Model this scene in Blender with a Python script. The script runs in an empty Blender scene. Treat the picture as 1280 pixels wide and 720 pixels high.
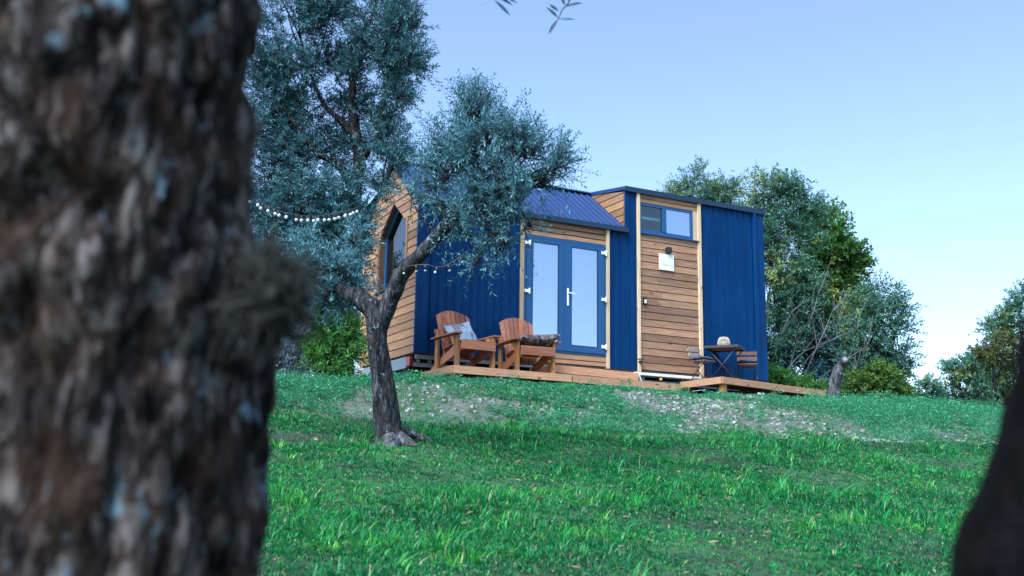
import bpy, math, random
import numpy as np
from mathutils import Vector, Matrix, noise as mnoise

random.seed(7)
RNG = np.random.default_rng(11)
S = bpy.context.scene
COL = S.collection
PI = math.pi

# ------------------------------------------------------------------ camera
F_PX = 1330.0; PITCH = 0.1935; ROLL = -0.016; YAW = 0.4823
CAM = np.array([-6.5041, -15.7886, -2.2594])
_fw = np.array([math.sin(YAW)*math.cos(PITCH), math.cos(YAW)*math.cos(PITCH), math.sin(PITCH)])
_r0 = np.array([math.cos(YAW), -math.sin(YAW), 0.0]); _u0 = np.cross(_r0, _fw)
_r = math.cos(ROLL)*_r0 - math.sin(ROLL)*_u0
_u = math.sin(ROLL)*_r0 + math.cos(ROLL)*_u0
def at(px, py, D):
    """world point D metres in front of the lens at photo pixel (px, py)"""
    return CAM + D*(_fw + _r*(px-640)/F_PX - _u*(py-360)/F_PX)
cd = bpy.data.cameras.new('camera'); co = bpy.data.objects.new('camera', cd); COL.objects.link(co)
co.matrix_world = Matrix(((_r[0], _u[0], -_fw[0], CAM[0]), (_r[1], _u[1], -_fw[1], CAM[1]),
                          (_r[2], _u[2], -_fw[2], CAM[2]), (0, 0, 0, 1)))
cd.sensor_width = 36; cd.lens = F_PX*36/1280; cd.clip_start = 0.05; cd.clip_end = 2000
cd.dof.use_dof = True; cd.dof.focus_distance = 16.5; cd.dof.aperture_fstop = 3.3; cd.dof.aperture_blades = 0
S.camera = co

# ------------------------------------------------------------------ terrain
def sst(a, b, x):
    t = np.clip((x-a)/(b-a), 0, 1); return t*t*(3-2*t)
def wob(x, y, s, ph):
    return (np.sin(x*s+ph+1.3*np.sin(y*s*.7+ph)) + np.sin(y*s*1.13+2.1*ph+1.1*np.sin(x*s*.8)))*.5
def lawn_edge(x):
    return -4.12 - .12*np.clip(x, -6, 9)
def gz(x, y):
    x = np.asarray(x, float); y = np.asarray(y, float)
    ye = lawn_edge(x)
    lawn = -1.42 + .18*(np.maximum(y, -60)-ye)
    terr = -.60 - .035*np.maximum(y-4, 0) - .05*np.maximum(x-11, 0) - .02*np.maximum(-3-x, 0) - .19*sst(-.7, -2.4, x)
    terr = np.maximum(terr, -9)
    t = sst(0, 1, (y-ye)/(-1.75-ye))
    z = np.where(y < ye, lawn, (1-t)*(-1.42 + .1*(np.minimum(y, -1.7)-ye)) + t*terr)
    z = z + .15*sst(4.1, 5.2, x)*(1-sst(8.2, 10.5, x))*sst(-2.6, -1.3, y)
    z = z + .05*wob(x, y, .9, .4) + .03*wob(x, y, 2.3, 1.9) + .012*wob(x, y, 6.1, 3.3)
    return z
def gz1(x, y): return float(gz(x, y))

# ------------------------------------------------------------------ mesh helpers
def wloc(o):
    v = np.zeros(3)
    while o is not None:
        v += np.array(o.location); o = o.parent
    return v
def np_mesh(name, V, loops, totals, mat, parent=None, rnd=None, smooth=False, local=False):
    V = np.asarray(V, np.float32)
    if parent is not None and not local: V = V - wloc(parent).astype(np.float32)
    me = bpy.data.meshes.new(name)
    loops = np.asarray(loops, np.int32).ravel(); totals = np.asarray(totals, np.int32).ravel()
    me.vertices.add(len(V)); me.vertices.foreach_set('co', np.ascontiguousarray(V).ravel())
    me.loops.add(len(loops)); me.loops.foreach_set('vertex_index', loops)
    me.polygons.add(len(totals))
    st = np.zeros(len(totals), np.int32); st[1:] = np.cumsum(totals)[:-1]
    me.polygons.foreach_set('loop_start', st); me.polygons.foreach_set('loop_total', totals)
    me.update(calc_edges=True)
    me.polygons.foreach_set('use_smooth', np.full(len(totals), smooth, bool))
    if rnd is not None:
        a = me.attributes.new('rnd', 'FLOAT', 'POINT'); a.data.foreach_set('value', np.asarray(rnd, np.float32))
    me.materials.append(mat)
    o = bpy.data.objects.new(name, me); COL.objects.link(o)
    if parent is not None: o.parent = parent
    return o
class MB:
    def __init__(self): self.v = []; self.f = []; self.r = []
    def add(self, vs, fs, rnd=None):
        b = len(self.v); rnd = random.random() if rnd is None else rnd
        self.v += [tuple(map(float, p)) for p in vs]; self.r += [rnd]*len(vs)
        self.f += [tuple(b+i for i in f) for f in fs]; return self
    def box(self, x0, x1, y0, y1, z0, z1, rnd=None):
        return self.add([(x0,y0,z0),(x1,y0,z0),(x1,y1,z0),(x0,y1,z0),(x0,y0,z1),(x1,y0,z1),(x1,y1,z1),(x0,y1,z1)],
                        [(3,2,1,0),(4,5,6,7),(0,1,5,4),(1,2,6,5),(2,3,7,6),(3,0,4,7)], rnd)
    def bar(self, p0, p1, w, h, up=(0,0,1), rnd=None):
        p0 = Vector(p0); p1 = Vector(p1); d = (p1-p0).normalized(); s = d.cross(Vector(up))
        if s.length < 1e-4: s = d.cross(Vector((0,1,0)))
        s.normalize(); u = s.cross(d); s *= w/2; u *= h/2
        return self.add([p0-s-u,p0+s-u,p0+s+u,p0-s+u,p1-s-u,p1+s-u,p1+s+u,p1-s+u],
                        [(3,2,1,0),(4,5,6,7),(0,1,5,4),(1,2,6,5),(2,3,7,6),(3,0,4,7)], rnd)
    def prism(self, pts, ext, rnd=None):
        n = len(pts); P = [Vector(p) for p in pts]; e = Vector(ext)
        nrm = Vector((0,0,0))
        for i in range(n): nrm += P[i].cross(P[(i+1) % n])
        if nrm.dot(e) > 0: P = P[::-1]
        return self.add(P+[p+e for p in P], [tuple(range(n)), tuple(range(2*n-1, n-1, -1))] +
                        [(i, n+i, n+(i+1) % n, (i+1) % n) for i in range(n)], rnd)
    def tube(self, path, rad, n=8, rnd=None):
        V, F = tube_geo(path, rad, n); return self.add(V, F, rnd)
    def lathe(self, c, prof, n=16, rnd=None):
        vs = []; fs = []
        for (r, z) in prof:
            for k in range(n):
                a = 2*PI*k/n; vs.append((c[0]+r*math.cos(a), c[1]+r*math.sin(a), c[2]+z))
        for i in range(len(prof)-1):
            for k in range(n):
                fs.append((i*n+k, i*n+(k+1) % n, (i+1)*n+(k+1) % n, (i+1)*n+k))
        fs.append(tuple(range(n-1, -1, -1))); fs.append(tuple((len(prof)-1)*n+k for k in range(n)))
        return self.add(vs, fs, rnd)
    def ball(self, c, r, n=10, m=6, rnd=None, sz=1.0):
        return self.lathe(c, [(max(1e-4, r*math.sin(PI*i/m)), -r*sz*math.cos(PI*i/m)) for i in range(m+1)], n, rnd)
    def build(self, name, mat, parent=None, smooth=False, bevel=0, local=False):
        loops = [i for f in self.f for i in f]; tot = [len(f) for f in self.f]
        o = np_mesh(name, self.v, loops, tot, mat, parent, self.r, smooth, local)
        if bevel:
            m = o.modifiers.new('bevel', 'BEVEL'); m.width = bevel; m.segments = 2; m.limit_method = 'ANGLE'
        return o
def spline(pts, n):
    P = np.asarray(pts, float); P = np.vstack([2*P[0]-P[1], P, 2*P[-1]-P[-2]])
    out = []; k = len(P)-3
    for i in range(k):
        a, b, c, d = P[i:i+4]
        for t in np.linspace(0, 1, n, endpoint=False):
            out.append(.5*(2*b+(c-a)*t+(2*a-5*b+4*c-d)*t*t+(3*b-a-3*c+d)*t**3))
    out.append(P[-2]); return np.array(out)
def tube_geo(path, rad, n=8, disp=None):
    P = np.asarray(path, float); R = np.broadcast_to(np.asarray(rad, float), (len(P),))
    T = np.gradient(P, axis=0); T /= np.linalg.norm(T, axis=1)[:, None]+1e-9
    s = np.cross(T[0], [0.3, 1, 0.1]); s /= np.linalg.norm(s)
    V = []
    for i in range(len(P)):
        s = s - T[i]*np.dot(s, T[i]); s /= np.linalg.norm(s); b = np.cross(T[i], s)
        for k in range(n):
            a = 2*PI*k/n; dr = np.cos(a)*s+np.sin(a)*b
            rr = R[i]
            if disp is not None: rr = rr*disp(P[i], dr, a, i/(len(P)-1), R[i])
            V.append(P[i]+dr*rr)
    F = []
    for i in range(len(P)-1):
        for k in range(n):
            F.append((i*n+k, i*n+(k+1) % n, (i+1)*n+(k+1) % n, (i+1)*n+k))
    F.append(tuple(range(n-1, -1, -1))); F.append(tuple((len(P)-1)*n+k for k in range(n)))
    return V, F
def nz(p, s=1.0): return mnoise.noise(Vector((p[0]*s, p[1]*s, p[2]*s)))

def tag(o, label=None, cat=None, group=None, kind=None):
    if label: o['label'] = label
    if cat: o['category'] = cat
    if group: o['group'] = group
    if kind: o['kind'] = kind
    return o
def empty(name, loc, rz=0.0):
    o = bpy.data.objects.new(name, None); COL.objects.link(o); o.location = loc; o.rotation_euler = (0,0,rz)
    o.empty_display_size = .2; return o

# ------------------------------------------------------------------ materials
class NT:
    def __init__(self, name):
        self.m = bpy.data.materials.new(name); self.m.use_nodes = True
        self.t = self.m.node_tree; self.t.nodes.clear()
        self.out = self.t.nodes.new('ShaderNodeOutputMaterial')
    def n(self, typ, **kw):
        nd = self.t.nodes.new(typ)
        for k, v in kw.items():
            if k.startswith('_'): setattr(nd, k[1:], v)
            else:
                key = int(k[1:]) if (k[0] == 'i' and k[1:].isdigit()) else k.replace('__', ' ')
                if isinstance(v, bpy.types.NodeSocket): self.t.links.new(v, nd.inputs[key])
                else: nd.inputs[key].default_value = v
        return nd
    def coord(self, scale=(1,1,1), kind='Object'):
        tc = self.n('ShaderNodeTexCoord')
        mp = self.n('ShaderNodeMapping', Vector=tc.outputs[kind], Scale=scale); return mp.outputs[0]
    def noise(self, vec, scale, detail=4, rough=.55):
        return self.n('ShaderNodeTexNoise', Vector=vec, Scale=scale, Detail=detail, Roughness=rough).outputs[0]
    def ramp(self, fac, stops):
        r = self.n('ShaderNodeValToRGB', Fac=fac); e = r.color_ramp.elements
        while len(e) > len(stops): e.remove(e[-1])
        while len(e) < len(stops): e.new(.5)
        for el, (p, c) in zip(e, stops): el.position = p; el.color = (*c, 1) if len(c) == 3 else c
        return r.outputs[0]
    def mix(self, fac, a, b, mode='MIX'):
        nd = self.n('ShaderNodeMix', _data_type='RGBA', _blend_type=mode)
        for key, v in ((0, fac), (6, a), (7, b)):
            if isinstance(v, bpy.types.NodeSocket): self.t.links.new(v, nd.inputs[key])
            else: nd.inputs[key].default_value = v if key == 0 else ((*v, 1) if len(v) == 3 else v)
        return nd.outputs[2]
    def rnd(self): return self.n('ShaderNodeAttribute', _attribute_name='rnd').outputs['Fac']
    def math(self, op, a, b=0.0):
        return self.n('ShaderNodeMath', _operation=op, i0=a, i1=b).outputs[0]
    def bump(self, h, strength=.3, dist=.01):
        return self.n('ShaderNodeBump', Strength=strength, Distance=dist, Height=h).outputs[0]
    def princ(self, **kw):
        p = self.n('ShaderNodeBsdfPrincipled', **kw); self.t.links.new(p.outputs[0], self.out.inputs[0]); return p
    def surf(self, sh): self.t.links.new(sh, self.out.inputs[0])
def C4(c): return (*c, 1)
def m_plain(name, col, rough=.5, metal=0.0, var=.12, bump=0):
    t = NT(name); v = t.coord(); n = t.noise(v, 9, 5)
    c = t.mix(t.math('MULTIPLY', n, 1.0), tuple(x*(1-var) for x in col), tuple(min(1, x*(1+var)) for x in col))
    kw = dict(Base__Color=c, Roughness=rough, Metallic=metal)
    if bump: kw['Normal'] = t.bump(t.noise(v, 60, 4), bump, .004)
    t.princ(**kw); return t.m
def m_wood(name, c_dark, c_mid, c_light, axis='x', rough=.62, knots=True):
    t = NT(name)
    sc = {'x': (1.2, 14, 22), 'y': (14, 1.2, 22), 'z': (16, 16, 1.3), 'any': (9, 9, 9)}[axis]
    r = t.rnd()
    off = t.n('ShaderNodeCombineXYZ', X=t.math('MULTIPLY', r, 37.0), Y=t.math('MULTIPLY', r, 11.0), Z=t.math('MULTIPLY', r, 23.0)).outputs[0]
    v0 = t.coord(sc); v = t.n('ShaderNodeVectorMath', _operation='ADD', i0=v0, i1=off).outputs[0]
    g = t.noise(v, 2.2, 6, .62)
    col = t.ramp(g, [(.25, c_dark), (.5, c_mid), (.75, c_light)])
    tone = t.ramp(r, [(0, (.62, .58, .56)), (.3, (.9, .88, .86)), (.6, (1, 1, 1)), (1, (1.3, 1.28, 1.25))])
    col = t.mix(1.0, col, tone, 'MULTIPLY')
    big = t.noise(t.coord(), 1.7, 3)
    col = t.mix(t.ramp(big, [(.45, (0,0,0)), (.75, (.35,.35,.35))]), col, tuple(x*.55+.05 for x in c_mid))
    if knots:
        vk = t.n('ShaderNodeVectorMath', _operation='ADD', i0=t.coord({'x': (2.6, 7, 7), 'y': (7, 2.6, 7), 'z': (8, 8, 3), 'any': (6,6,6)}[axis]), i1=off).outputs[0]
        kd = t.n('ShaderNodeTexVoronoi', Vector=vk, Scale=1.0).outputs['Distance']
        kf = t.ramp(kd, [(.06, (1,1,1)), (.13, (0,0,0))])
        col = t.mix(kf, col, tuple(x*.35 for x in c_dark))
    t.princ(Base__Color=col, Roughness=rough, Normal=t.bump(g, .25, .004)); return t.m
def m_leaf(name, top, top2, under, transl=.25, rough=.45, yellow=None):
    t = NT(name); r = t.rnd()
    big = t.noise(t.coord(), .9, 3)
    f = t.math('ADD', t.math('MULTIPLY', r, .75), t.math('MULTIPLY', big, .3))
    stops = [(.1, top), (.85, top2)]
    c = t.ramp(f, stops)
    if yellow:
        yn = t.noise(t.coord(), .55, 2)
        c = t.mix(t.ramp(t.math('ADD', yn, t.math('MULTIPLY', r, .18)), [(.60, (0,0,0)), (.72, (1,1,1))]), c, yellow)  # yellow patches: part autumn leaves, part sunlight put into the colour
    back = t.n('ShaderNodeNewGeometry').outputs['Backfacing']
    c = t.mix(back, c, under) if under else c
    p = t.n('ShaderNodeBsdfPrincipled', Base__Color=c, Roughness=rough)
    tr = t.n('ShaderNodeBsdfTranslucent', Color=t.mix(.5, c, (.25, .35, .05)) if not under else c)
    t.surf(t.n('ShaderNodeMixShader', i0=transl, i1=p.outputs[0], i2=tr.outputs[0]).outputs[0]); return t.m
def m_bark(name, dark, mid, light, lichen, zs=.35, scale=14, moss=None, bump=.9, dist=.02, lic=(.60, .68), lscale=9.0):
    t = NT(name); v0 = t.coord((1, 1, zs))
    wv = t.n('ShaderNodeTexNoise', Vector=t.coord((1, 1, .6)), Scale=scale*.45, Detail=3.0).outputs['Color']
    v = t.n('ShaderNodeVectorMath', _operation='ADD', i0=v0, i1=t.n('ShaderNodeVectorMath', _operation='SCALE', i0=wv, Scale=.9/scale).outputs[0]).outputs[0]
    n1 = t.noise(v, scale, 8, .68)
    rid = t.math('ABSOLUTE', t.math('SUBTRACT', t.noise(v, scale*1.7, 5, .6), .5))
    h = t.math('ADD', n1, t.math('MULTIPLY', t.ramp(rid, [(0, (0,0,0)), (.09, (1,1,1))]), .22))
    c = t.ramp(h, [(.44, dark), (.66, mid), (.88, light)])
    tint = t.noise(t.coord(), scale*.55, 3)
    c = t.mix(t.ramp(tint, [(.45, (0,0,0)), (.7, (.6,.6,.6))]), c, (mid[0]*1.5, mid[1]*1.05, mid[2]*.75))
    ln = t.noise(t.coord((1, 1, .7)), lscale, 5, .6)
    c = t.mix(t.ramp(ln, [(lic[0], (0,0,0)), (lic[1], (.85,.85,.85))]), c, lichen)
    if moss:
        x = t.n('ShaderNodeSeparateXYZ', i0=t.coord()).outputs
        mn = t.noise(t.coord(), 5, 4)
        mf = t.math('ADD', t.math('MULTIPLY', x[0], moss[1]), t.math('ADD', t.math('MULTIPLY', x[2], moss[2]), t.math('MULTIPLY', mn, .6)))
        c = t.mix(t.ramp(mf, [(moss[3], (0,0,0)), (moss[3]+.15, (.9,.9,.9))]), c, moss[0])
    t.princ(Base__Color=c, Roughness=.95, Specular__IOR__Level=.08, Normal=t.bump(h, bump, dist)); return t.m

M = {}
M['larch_x'] = m_wood('larch_boards_lengthwise', (.18,.082,.042), (.32,.165,.088), (.46,.27,.155), 'x')
M['larch_y'] = m_wood('larch_boards_crosswise', (.17,.078,.032), (.29,.142,.062), (.41,.225,.105), 'y')
M['pine'] = m_wood('pale_pine_trim', (.42,.28,.16), (.55,.40,.25), (.66,.50,.34), 'z')
M['deck'] = m_wood('deck_boards', (.30,.14,.068), (.44,.225,.115), (.56,.32,.18), 'x')
M['chair'] = m_wood('stained_chair_wood', (.19,.058,.026), (.31,.105,.048), (.42,.165,.085), 'z', .5)
M['chair_x'] = m_wood('stained_chair_wood_lengthwise', (.19,.058,.026), (.31,.105,.048), (.42,.165,.085), 'x', .5)
M['chairleg'] = m_wood('golden_chair_wood', (.22,.086,.020), (.34,.145,.036), (.45,.21,.06), 'z', .5)
M['bistro_wood'] = m_wood('thin_bistro_slats', (.10,.05,.025), (.17,.085,.045), (.25,.13,.07), 'any', .5, False)
M['bistro_lit'] = m_wood('lit_bistro_slats', (.35,.30,.25), (.47,.42,.37), (.58,.53,.48), 'any', .5, False)  # pale copy of the slat wood; light on the backrest put into the colour
def m_metal_blue():
    t = NT('navy_sheet_metal'); v = t.coord((1, 1, .25))
    c = t.ramp(t.math('ADD', t.math('MULTIPLY', t.noise(v, 3.2, 4), .6), t.math('MULTIPLY', t.noise(t.coord((9, 9, .5)), 1.5, 5), .4)), [(.32, (.0006,.024,.085)), (.55, (.0010,.036,.122)), (.72, (.003,.050,.155))])
    t.princ(Base__Color=c, Roughness=.5, Specular__IOR__Level=.10, Normal=t.bump(t.noise(t.coord((1,1,.45)), 2.6, 3), .30, .03)); return t.m
M['navy'] = m_metal_blue()
M['navy_roof'] = m_plain('navy_roof_metal', (.0015,.024,.095), .6, 0, .1)
M['navy_edge'] = m_plain('dark_navy_flashing', (.003,.022,.055), .5)
M['frame_blue'] = m_plain('blue_grey_door_frame', (.005,.068,.185), .4, 0, .06)
M['dark'] = m_plain('black_metal', (.012,.013,.016), .45)
M['steel'] = m_plain('galvanised_steel', (.22,.26,.30), .5, .5, .25)
M['white'] = m_plain('white_enamel', (.78,.78,.76), .35, 0, .04)
M['rubber'] = m_plain('tyre_rubber', (.015,.015,.015), .85)
M['inner'] = m_plain('interior_panel', (.16,.12,.09), .8)
M['reveal'] = m_wood('dark_window_reveal', (.05,.022,.010), (.085,.04,.018), (.12,.06,.03), 'y', .5, False)
M['red'] = m_plain('red_lens', (.22,.006,.012), .25)
M['amber'] = m_plain('amber_lens', (.75,.32,.03), .25)
M['curtain'] = m_plain('white_sheer_curtain', (.80,.82,.84), .9, 0, .05)
M['signboard'] = m_plain('white_sign_panel', (.82,.83,.80), .4, 0, .03)
M['teal_ink'] = m_plain('teal_lettering', (.18,.36,.36), .6)
M['pink_ink'] = m_plain('pink_lettering', (.62,.42,.52), .6)
M['wick'] = m_plain('pale_wicker', (.40,.33,.25), .7)
M['candle'] = m_plain('candle_wax', (.5,.47,.42), .5)
M['bulb'] = m_plain('frosted_bulb_glass', (.55,.58,.62), .15, 0, .05)
M['cable'] = m_plain('black_cable', (.02,.02,.022), .6)
M['cushion_navy'] = m_plain('navy_seat_cloth', (.018,.035,.085), .95, 0, .25, .3)
def m_glass(name, tint, fac, rough=0.0):
    t = NT(name)
    tr = t.n('ShaderNodeBsdfTransparent', Color=C4(tint)); gl = t.n('ShaderNodeBsdfGlossy', Color=(1,1,1,1), Roughness=rough)
    fr = t.n('ShaderNodeFresnel', IOR=1.5).outputs[0]
    t.surf(t.n('ShaderNodeMixShader', i0=t.math('ADD', t.math('MULTIPLY', fr, .9), fac), i1=tr.outputs[0], i2=gl.outputs[0]).outputs[0]); return t.m
M['glass'] = m_glass('coated_door_glass', (.55,.80,1.0), .36)
M['glass_dark'] = m_glass('reflection_tint_glass', (.30,.46,.46), .05)  # teal tint stands in for trees reflected in the gable pane
def m_patch():
    t = NT('patchwork_cloth'); v = t.coord((1,1,1))
    ck = t.n('ShaderNodeTexVoronoi', Vector=v, Scale=9.0, _distance='CHEBYCHEV', Randomness=.35).outputs['Color']
    g = t.n('ShaderNodeSeparateXYZ', i0=ck).outputs[0]
    c = t.ramp(g, [(0, (.20,.28,.38)), (.28, (.20,.28,.38)), (.3, (.10,.07,.065)), (.48, (.10,.07,.065)), (.5, (.30,.38,.46)), (.72, (.30,.38,.46)), (.74, (.14,.11,.115))])
    c = t.mix(.3, c, t.ramp(t.noise(v, 40, 4), [(.3, (.07,.07,.09)), (.7, (.36,.40,.46))]))
    t.princ(Base__Color=c, Roughness=.95, Normal=t.bump(t.noise(v, 90, 3), .3, .004)); return t.m
M['patch'] = m_patch()
def m_fur():
    t = NT('mottled_brown_fur'); v = t.coord((1.6,1,1))
    c = t.ramp(t.noise(v, 9, 5, .6), [(.36, (.018,.012,.012)), (.5, (.075,.045,.04)), (.62, (.16,.15,.17)), (.72, (.28,.29,.34))])
    t.princ(Base__Color=c, Roughness=.9, Normal=t.bump(t.noise(t.coord((3,1,1)), 60, 4), .7, .01)); return t.m
M['fur'] = m_fur()
M['olive_bark'] = m_bark('olive_bark', (.005,.006,.008), (.032,.034,.040), (.12,.13,.145), (.26,.32,.36), .16, 20, ((.030,.026,.008), 3.0, -.55, .58), lic=(.64,.70), lscale=16)
M['olive_bark_far'] = m_bark('dark_olive_bark', (.006,.006,.008), (.028,.026,.027), (.08,.078,.08), (.16,.17,.17), .35, 12)
M['near_bark'] = m_bark('close_rough_bark', (.0015,.0012,.0014), (.034,.026,.023), (.21,.18,.165), (.17,.26,.31), .34, 24, None, 1.0, .012, (.61, .70), 21)
M['shadow_bark'] = m_bark('shaded_black_bark', (.0006,.0006,.0008), (.0022,.0016,.0018), (.007,.005,.005), (.006,.0055,.008), .4, 26)  # bark made nearly black; the shade on this stem is in the colour
M['grey_bark'] = m_bark('weathered_grey_wood', (.015,.016,.02), (.07,.075,.085), (.19,.20,.22), (.28,.32,.36), .22, 18)
M['bare_twig'] = m_plain('silver_bare_twigs', (.105,.105,.11), .9, 0, .45)
M['twig'] = m_plain('brown_twigs', (.045,.038,.032), .9, 0, .3)
M['olive_leaf'] = m_leaf('olive_leaves', (.004,.036,.042), (.030,.130,.145), (.10,.26,.30), .16)
M['olive_leaf2'] = m_leaf('olive_leaves_blue', (.003,.030,.036), (.022,.110,.115), (.06,.19,.22), .16)
M['oak_leaf'] = m_leaf('broad_green_leaves', (.008,.065,.018), (.050,.185,.03), None, .3, .5, (.30,.30,.03))
M['teal_leaf'] = m_leaf('grey_green_leaves', (.006,.058,.036), (.042,.165,.080), (.075,.20,.13), .22, .5, (.28,.28,.03))
M['gold_leaf'] = m_leaf('golden_green_leaves', (.012,.070,.012), (.085,.17,.025), None, .3, .5)  # golden tone: autumn tint with sunlight put into the leaf colour
M['rust_leaf'] = m_leaf('rusty_leaves', (.020,.045,.016), (.085,.085,.028), None, .3, .5)
M['bay_leaf'] = m_leaf('bright_bay_leaves', (.020,.12,.02), (.09,.32,.05), (.10,.26,.06), .3)
M['grey_leaf'] = m_leaf('blue_grey_leaves', (.06,.085,.10), (.17,.22,.27), (.22,.28,.33), .15)
M['weed_leaf'] = m_leaf('ground_cover_leaves', (.004,.085,.038), (.040,.31,.120), (.05,.28,.13), .25)
def m_grass():
    t = NT('grass_blades'); r = t.rnd()
    c = t.ramp(r, [(0, (.002,.055,.018)), (.38, (.004,.155,.042)), (.68, (.014,.255,.048)), (.90, (.10,.36,.040)), (.95, (.30,.27,.12)), (1, (.36,.32,.18))])
    p = t.n('ShaderNodeBsdfPrincipled', Base__Color=c, Roughness=.42, Specular__IOR__Level=.35)
    tr = t.n('ShaderNodeBsdfTranslucent', Color=c)
    t.surf(t.n('ShaderNodeMixShader', i0=.30, i1=p.outputs[0], i2=tr.outputs[0]).outputs[0]); return t.m
M['grass'] = m_grass()
def m_stone():
    t = NT('pale_limestone'); r = t.rnd()
    c = t.ramp(r, [(0, (.06,.055,.05)), (.6, (.16,.15,.14)), (.9, (.24,.24,.23)), (1, (.38,.38,.37))])
    c = t.mix(.4, c, t.ramp(t.noise(t.coord(), 30, 4), [(.3, (.2,.18,.16)), (.7, (.6,.6,.58))]))
    t.princ(Base__Color=c, Roughness=.9); return t.m
M['stone'] = m_stone()
def m_ground():
    t = NT('hillside_soil'); v = t.coord()
    n1 = t.noise(v, 1.4, 5, .6); n2 = t.noise(v, 14, 5, .65); n3 = t.noise(v, 70, 3, .6)
    soil = t.ramp(n2, [(.3, (.006,.014,.005)), (.55, (.016,.026,.010)), (.75, (.042,.042,.026))])
    grav = t.ramp(n3, [(.32, (.060,.056,.050)), (.52, (.12,.115,.105)), (.66, (.22,.215,.205))])
    grav = t.mix(t.ramp(n2, [(.4, (0,0,0)), (.62, (.7,.7,.7))]), grav, (.085,.075,.062))
    green = t.ramp(n2, [(.3, (.012,.05,.014)), (.7, (.03,.10,.03))])
    x = t.n('ShaderNodeSeparateXYZ', i0=v).outputs
    edge = t.math('ADD', x[1], t.math('ADD', t.math('MULTIPLY', x[0], .12), 4.15))
    band = t.math('ADD', edge, t.math('MULTIPLY', t.math('SUBTRACT', n1, .5), 2.2))
    lawn = t.mix(t.ramp(n1, [(.4, (0,0,0)), (.58, (1,1,1))]), soil, green)
    bank = t.mix(t.ramp(t.noise(v, 1.1, 4, .6), [(.42, (0,0,0)), (.58, (.9,.9,.9))]), grav, green)
    c = t.mix(t.ramp(band, [(0, (0,0,0)), (.25, (1,1,1))]), lawn, bank)
    far = t.ramp(t.math('MULTIPLY', t.math('ADD', x[1], -4.0), .1), [(.1, (0,0,0)), (.6, (1,1,1))])
    c = t.mix(far, c, (.03,.06,.02))
    t.princ(Base__Color=c, Roughness=.95, Normal=t.bump(t.math('ADD', n3, n2), .6, .03)); return t.m
M['ground'] = m_ground()

# ------------------------------------------------------------------ world and sun
SUN_EL = math.radians(50); SUN_AZ = math.radians(-115)      # high soft sun lamp added to brighten the ground, from behind the camera's left shoulder
W = bpy.data.worlds.new('World'); S.world = W; W.use_nodes = True
wt = W.node_tree; wt.nodes.clear()
sky = wt.nodes.new('ShaderNodeTexSky'); sky.sky_type = 'NISHITA'; sky.sun_disc = False
sky.sun_elevation = SUN_EL; sky.sun_rotation = SUN_AZ; sky.altitude = 300; sky.air_density = .72; sky.dust_density = 1.6; sky.ozone_density = 2.2
bg = wt.nodes.new('ShaderNodeBackground'); bg.inputs[1].default_value = .05
wo = wt.nodes.new('ShaderNodeOutputWorld'); wt.links.new(sky.outputs[0], bg.inputs[0]); wt.links.new(bg.outputs[0], wo.inputs[0])
sl = bpy.data.lights.new('sun', 'SUN'); sl.energy = 1.18; sl.angle = math.radians(45); sl.color = (.70, .86, 1.0)
so = bpy.data.objects.new('sun', sl); COL.objects.link(so)
sd = Vector((math.sin(SUN_AZ)*math.cos(SUN_EL), math.cos(SUN_AZ)*math.cos(SUN_EL), math.sin(SUN_EL)))
so.rotation_euler = (-sd).to_track_quat('-Z', 'Y').to_euler(); so.location = (-20, 0, 30)
S.view_settings.view_transform = 'Standard'; S.view_settings.look = 'None'; S.view_settings.gamma = 1
S.view_settings.exposure = 3.05
S.render.engine = 'CYCLES'; S.cycles.use_denoising = True
try: S.cycles.denoiser = 'OPENIMAGEDENOISE'
except Exception: pass
S.cycles.max_bounces = 8; S.cycles.transparent_max_bounces = 12

# ------------------------------------------------------------------ ground sheet
def axis(lo, a, b, hi, fine, n):
    g = np.geomspace(.3, 1+abs(lo-a), n)-.3; h = np.geomspace(.3, 1+abs(hi-b), n)-.3
    return np.unique(np.concatenate([a-g[::-1], np.arange(a, b, fine), b+h]))
ax = axis(-400, -9, 15, 400, .13, 26); ay = axis(-300, -17, 6, 400, .13, 26)
X, Y = np.meshgrid(ax, ay); Z = gz(X, Y)
nx, ny = len(ax), len(ay)
idx = np.arange(nx*ny).reshape(ny, nx)
Fq = np.stack([idx[:-1,:-1], idx[:-1,1:], idx[1:,1:], idx[1:,:-1]], -1).reshape(-1, 4)
go = np_mesh('ground', np.stack([X, Y, Z], -1).reshape(-1, 3), Fq, np.full(len(Fq), 4), M['ground'], None, None, True)
tag(go, kind='structure')

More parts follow.
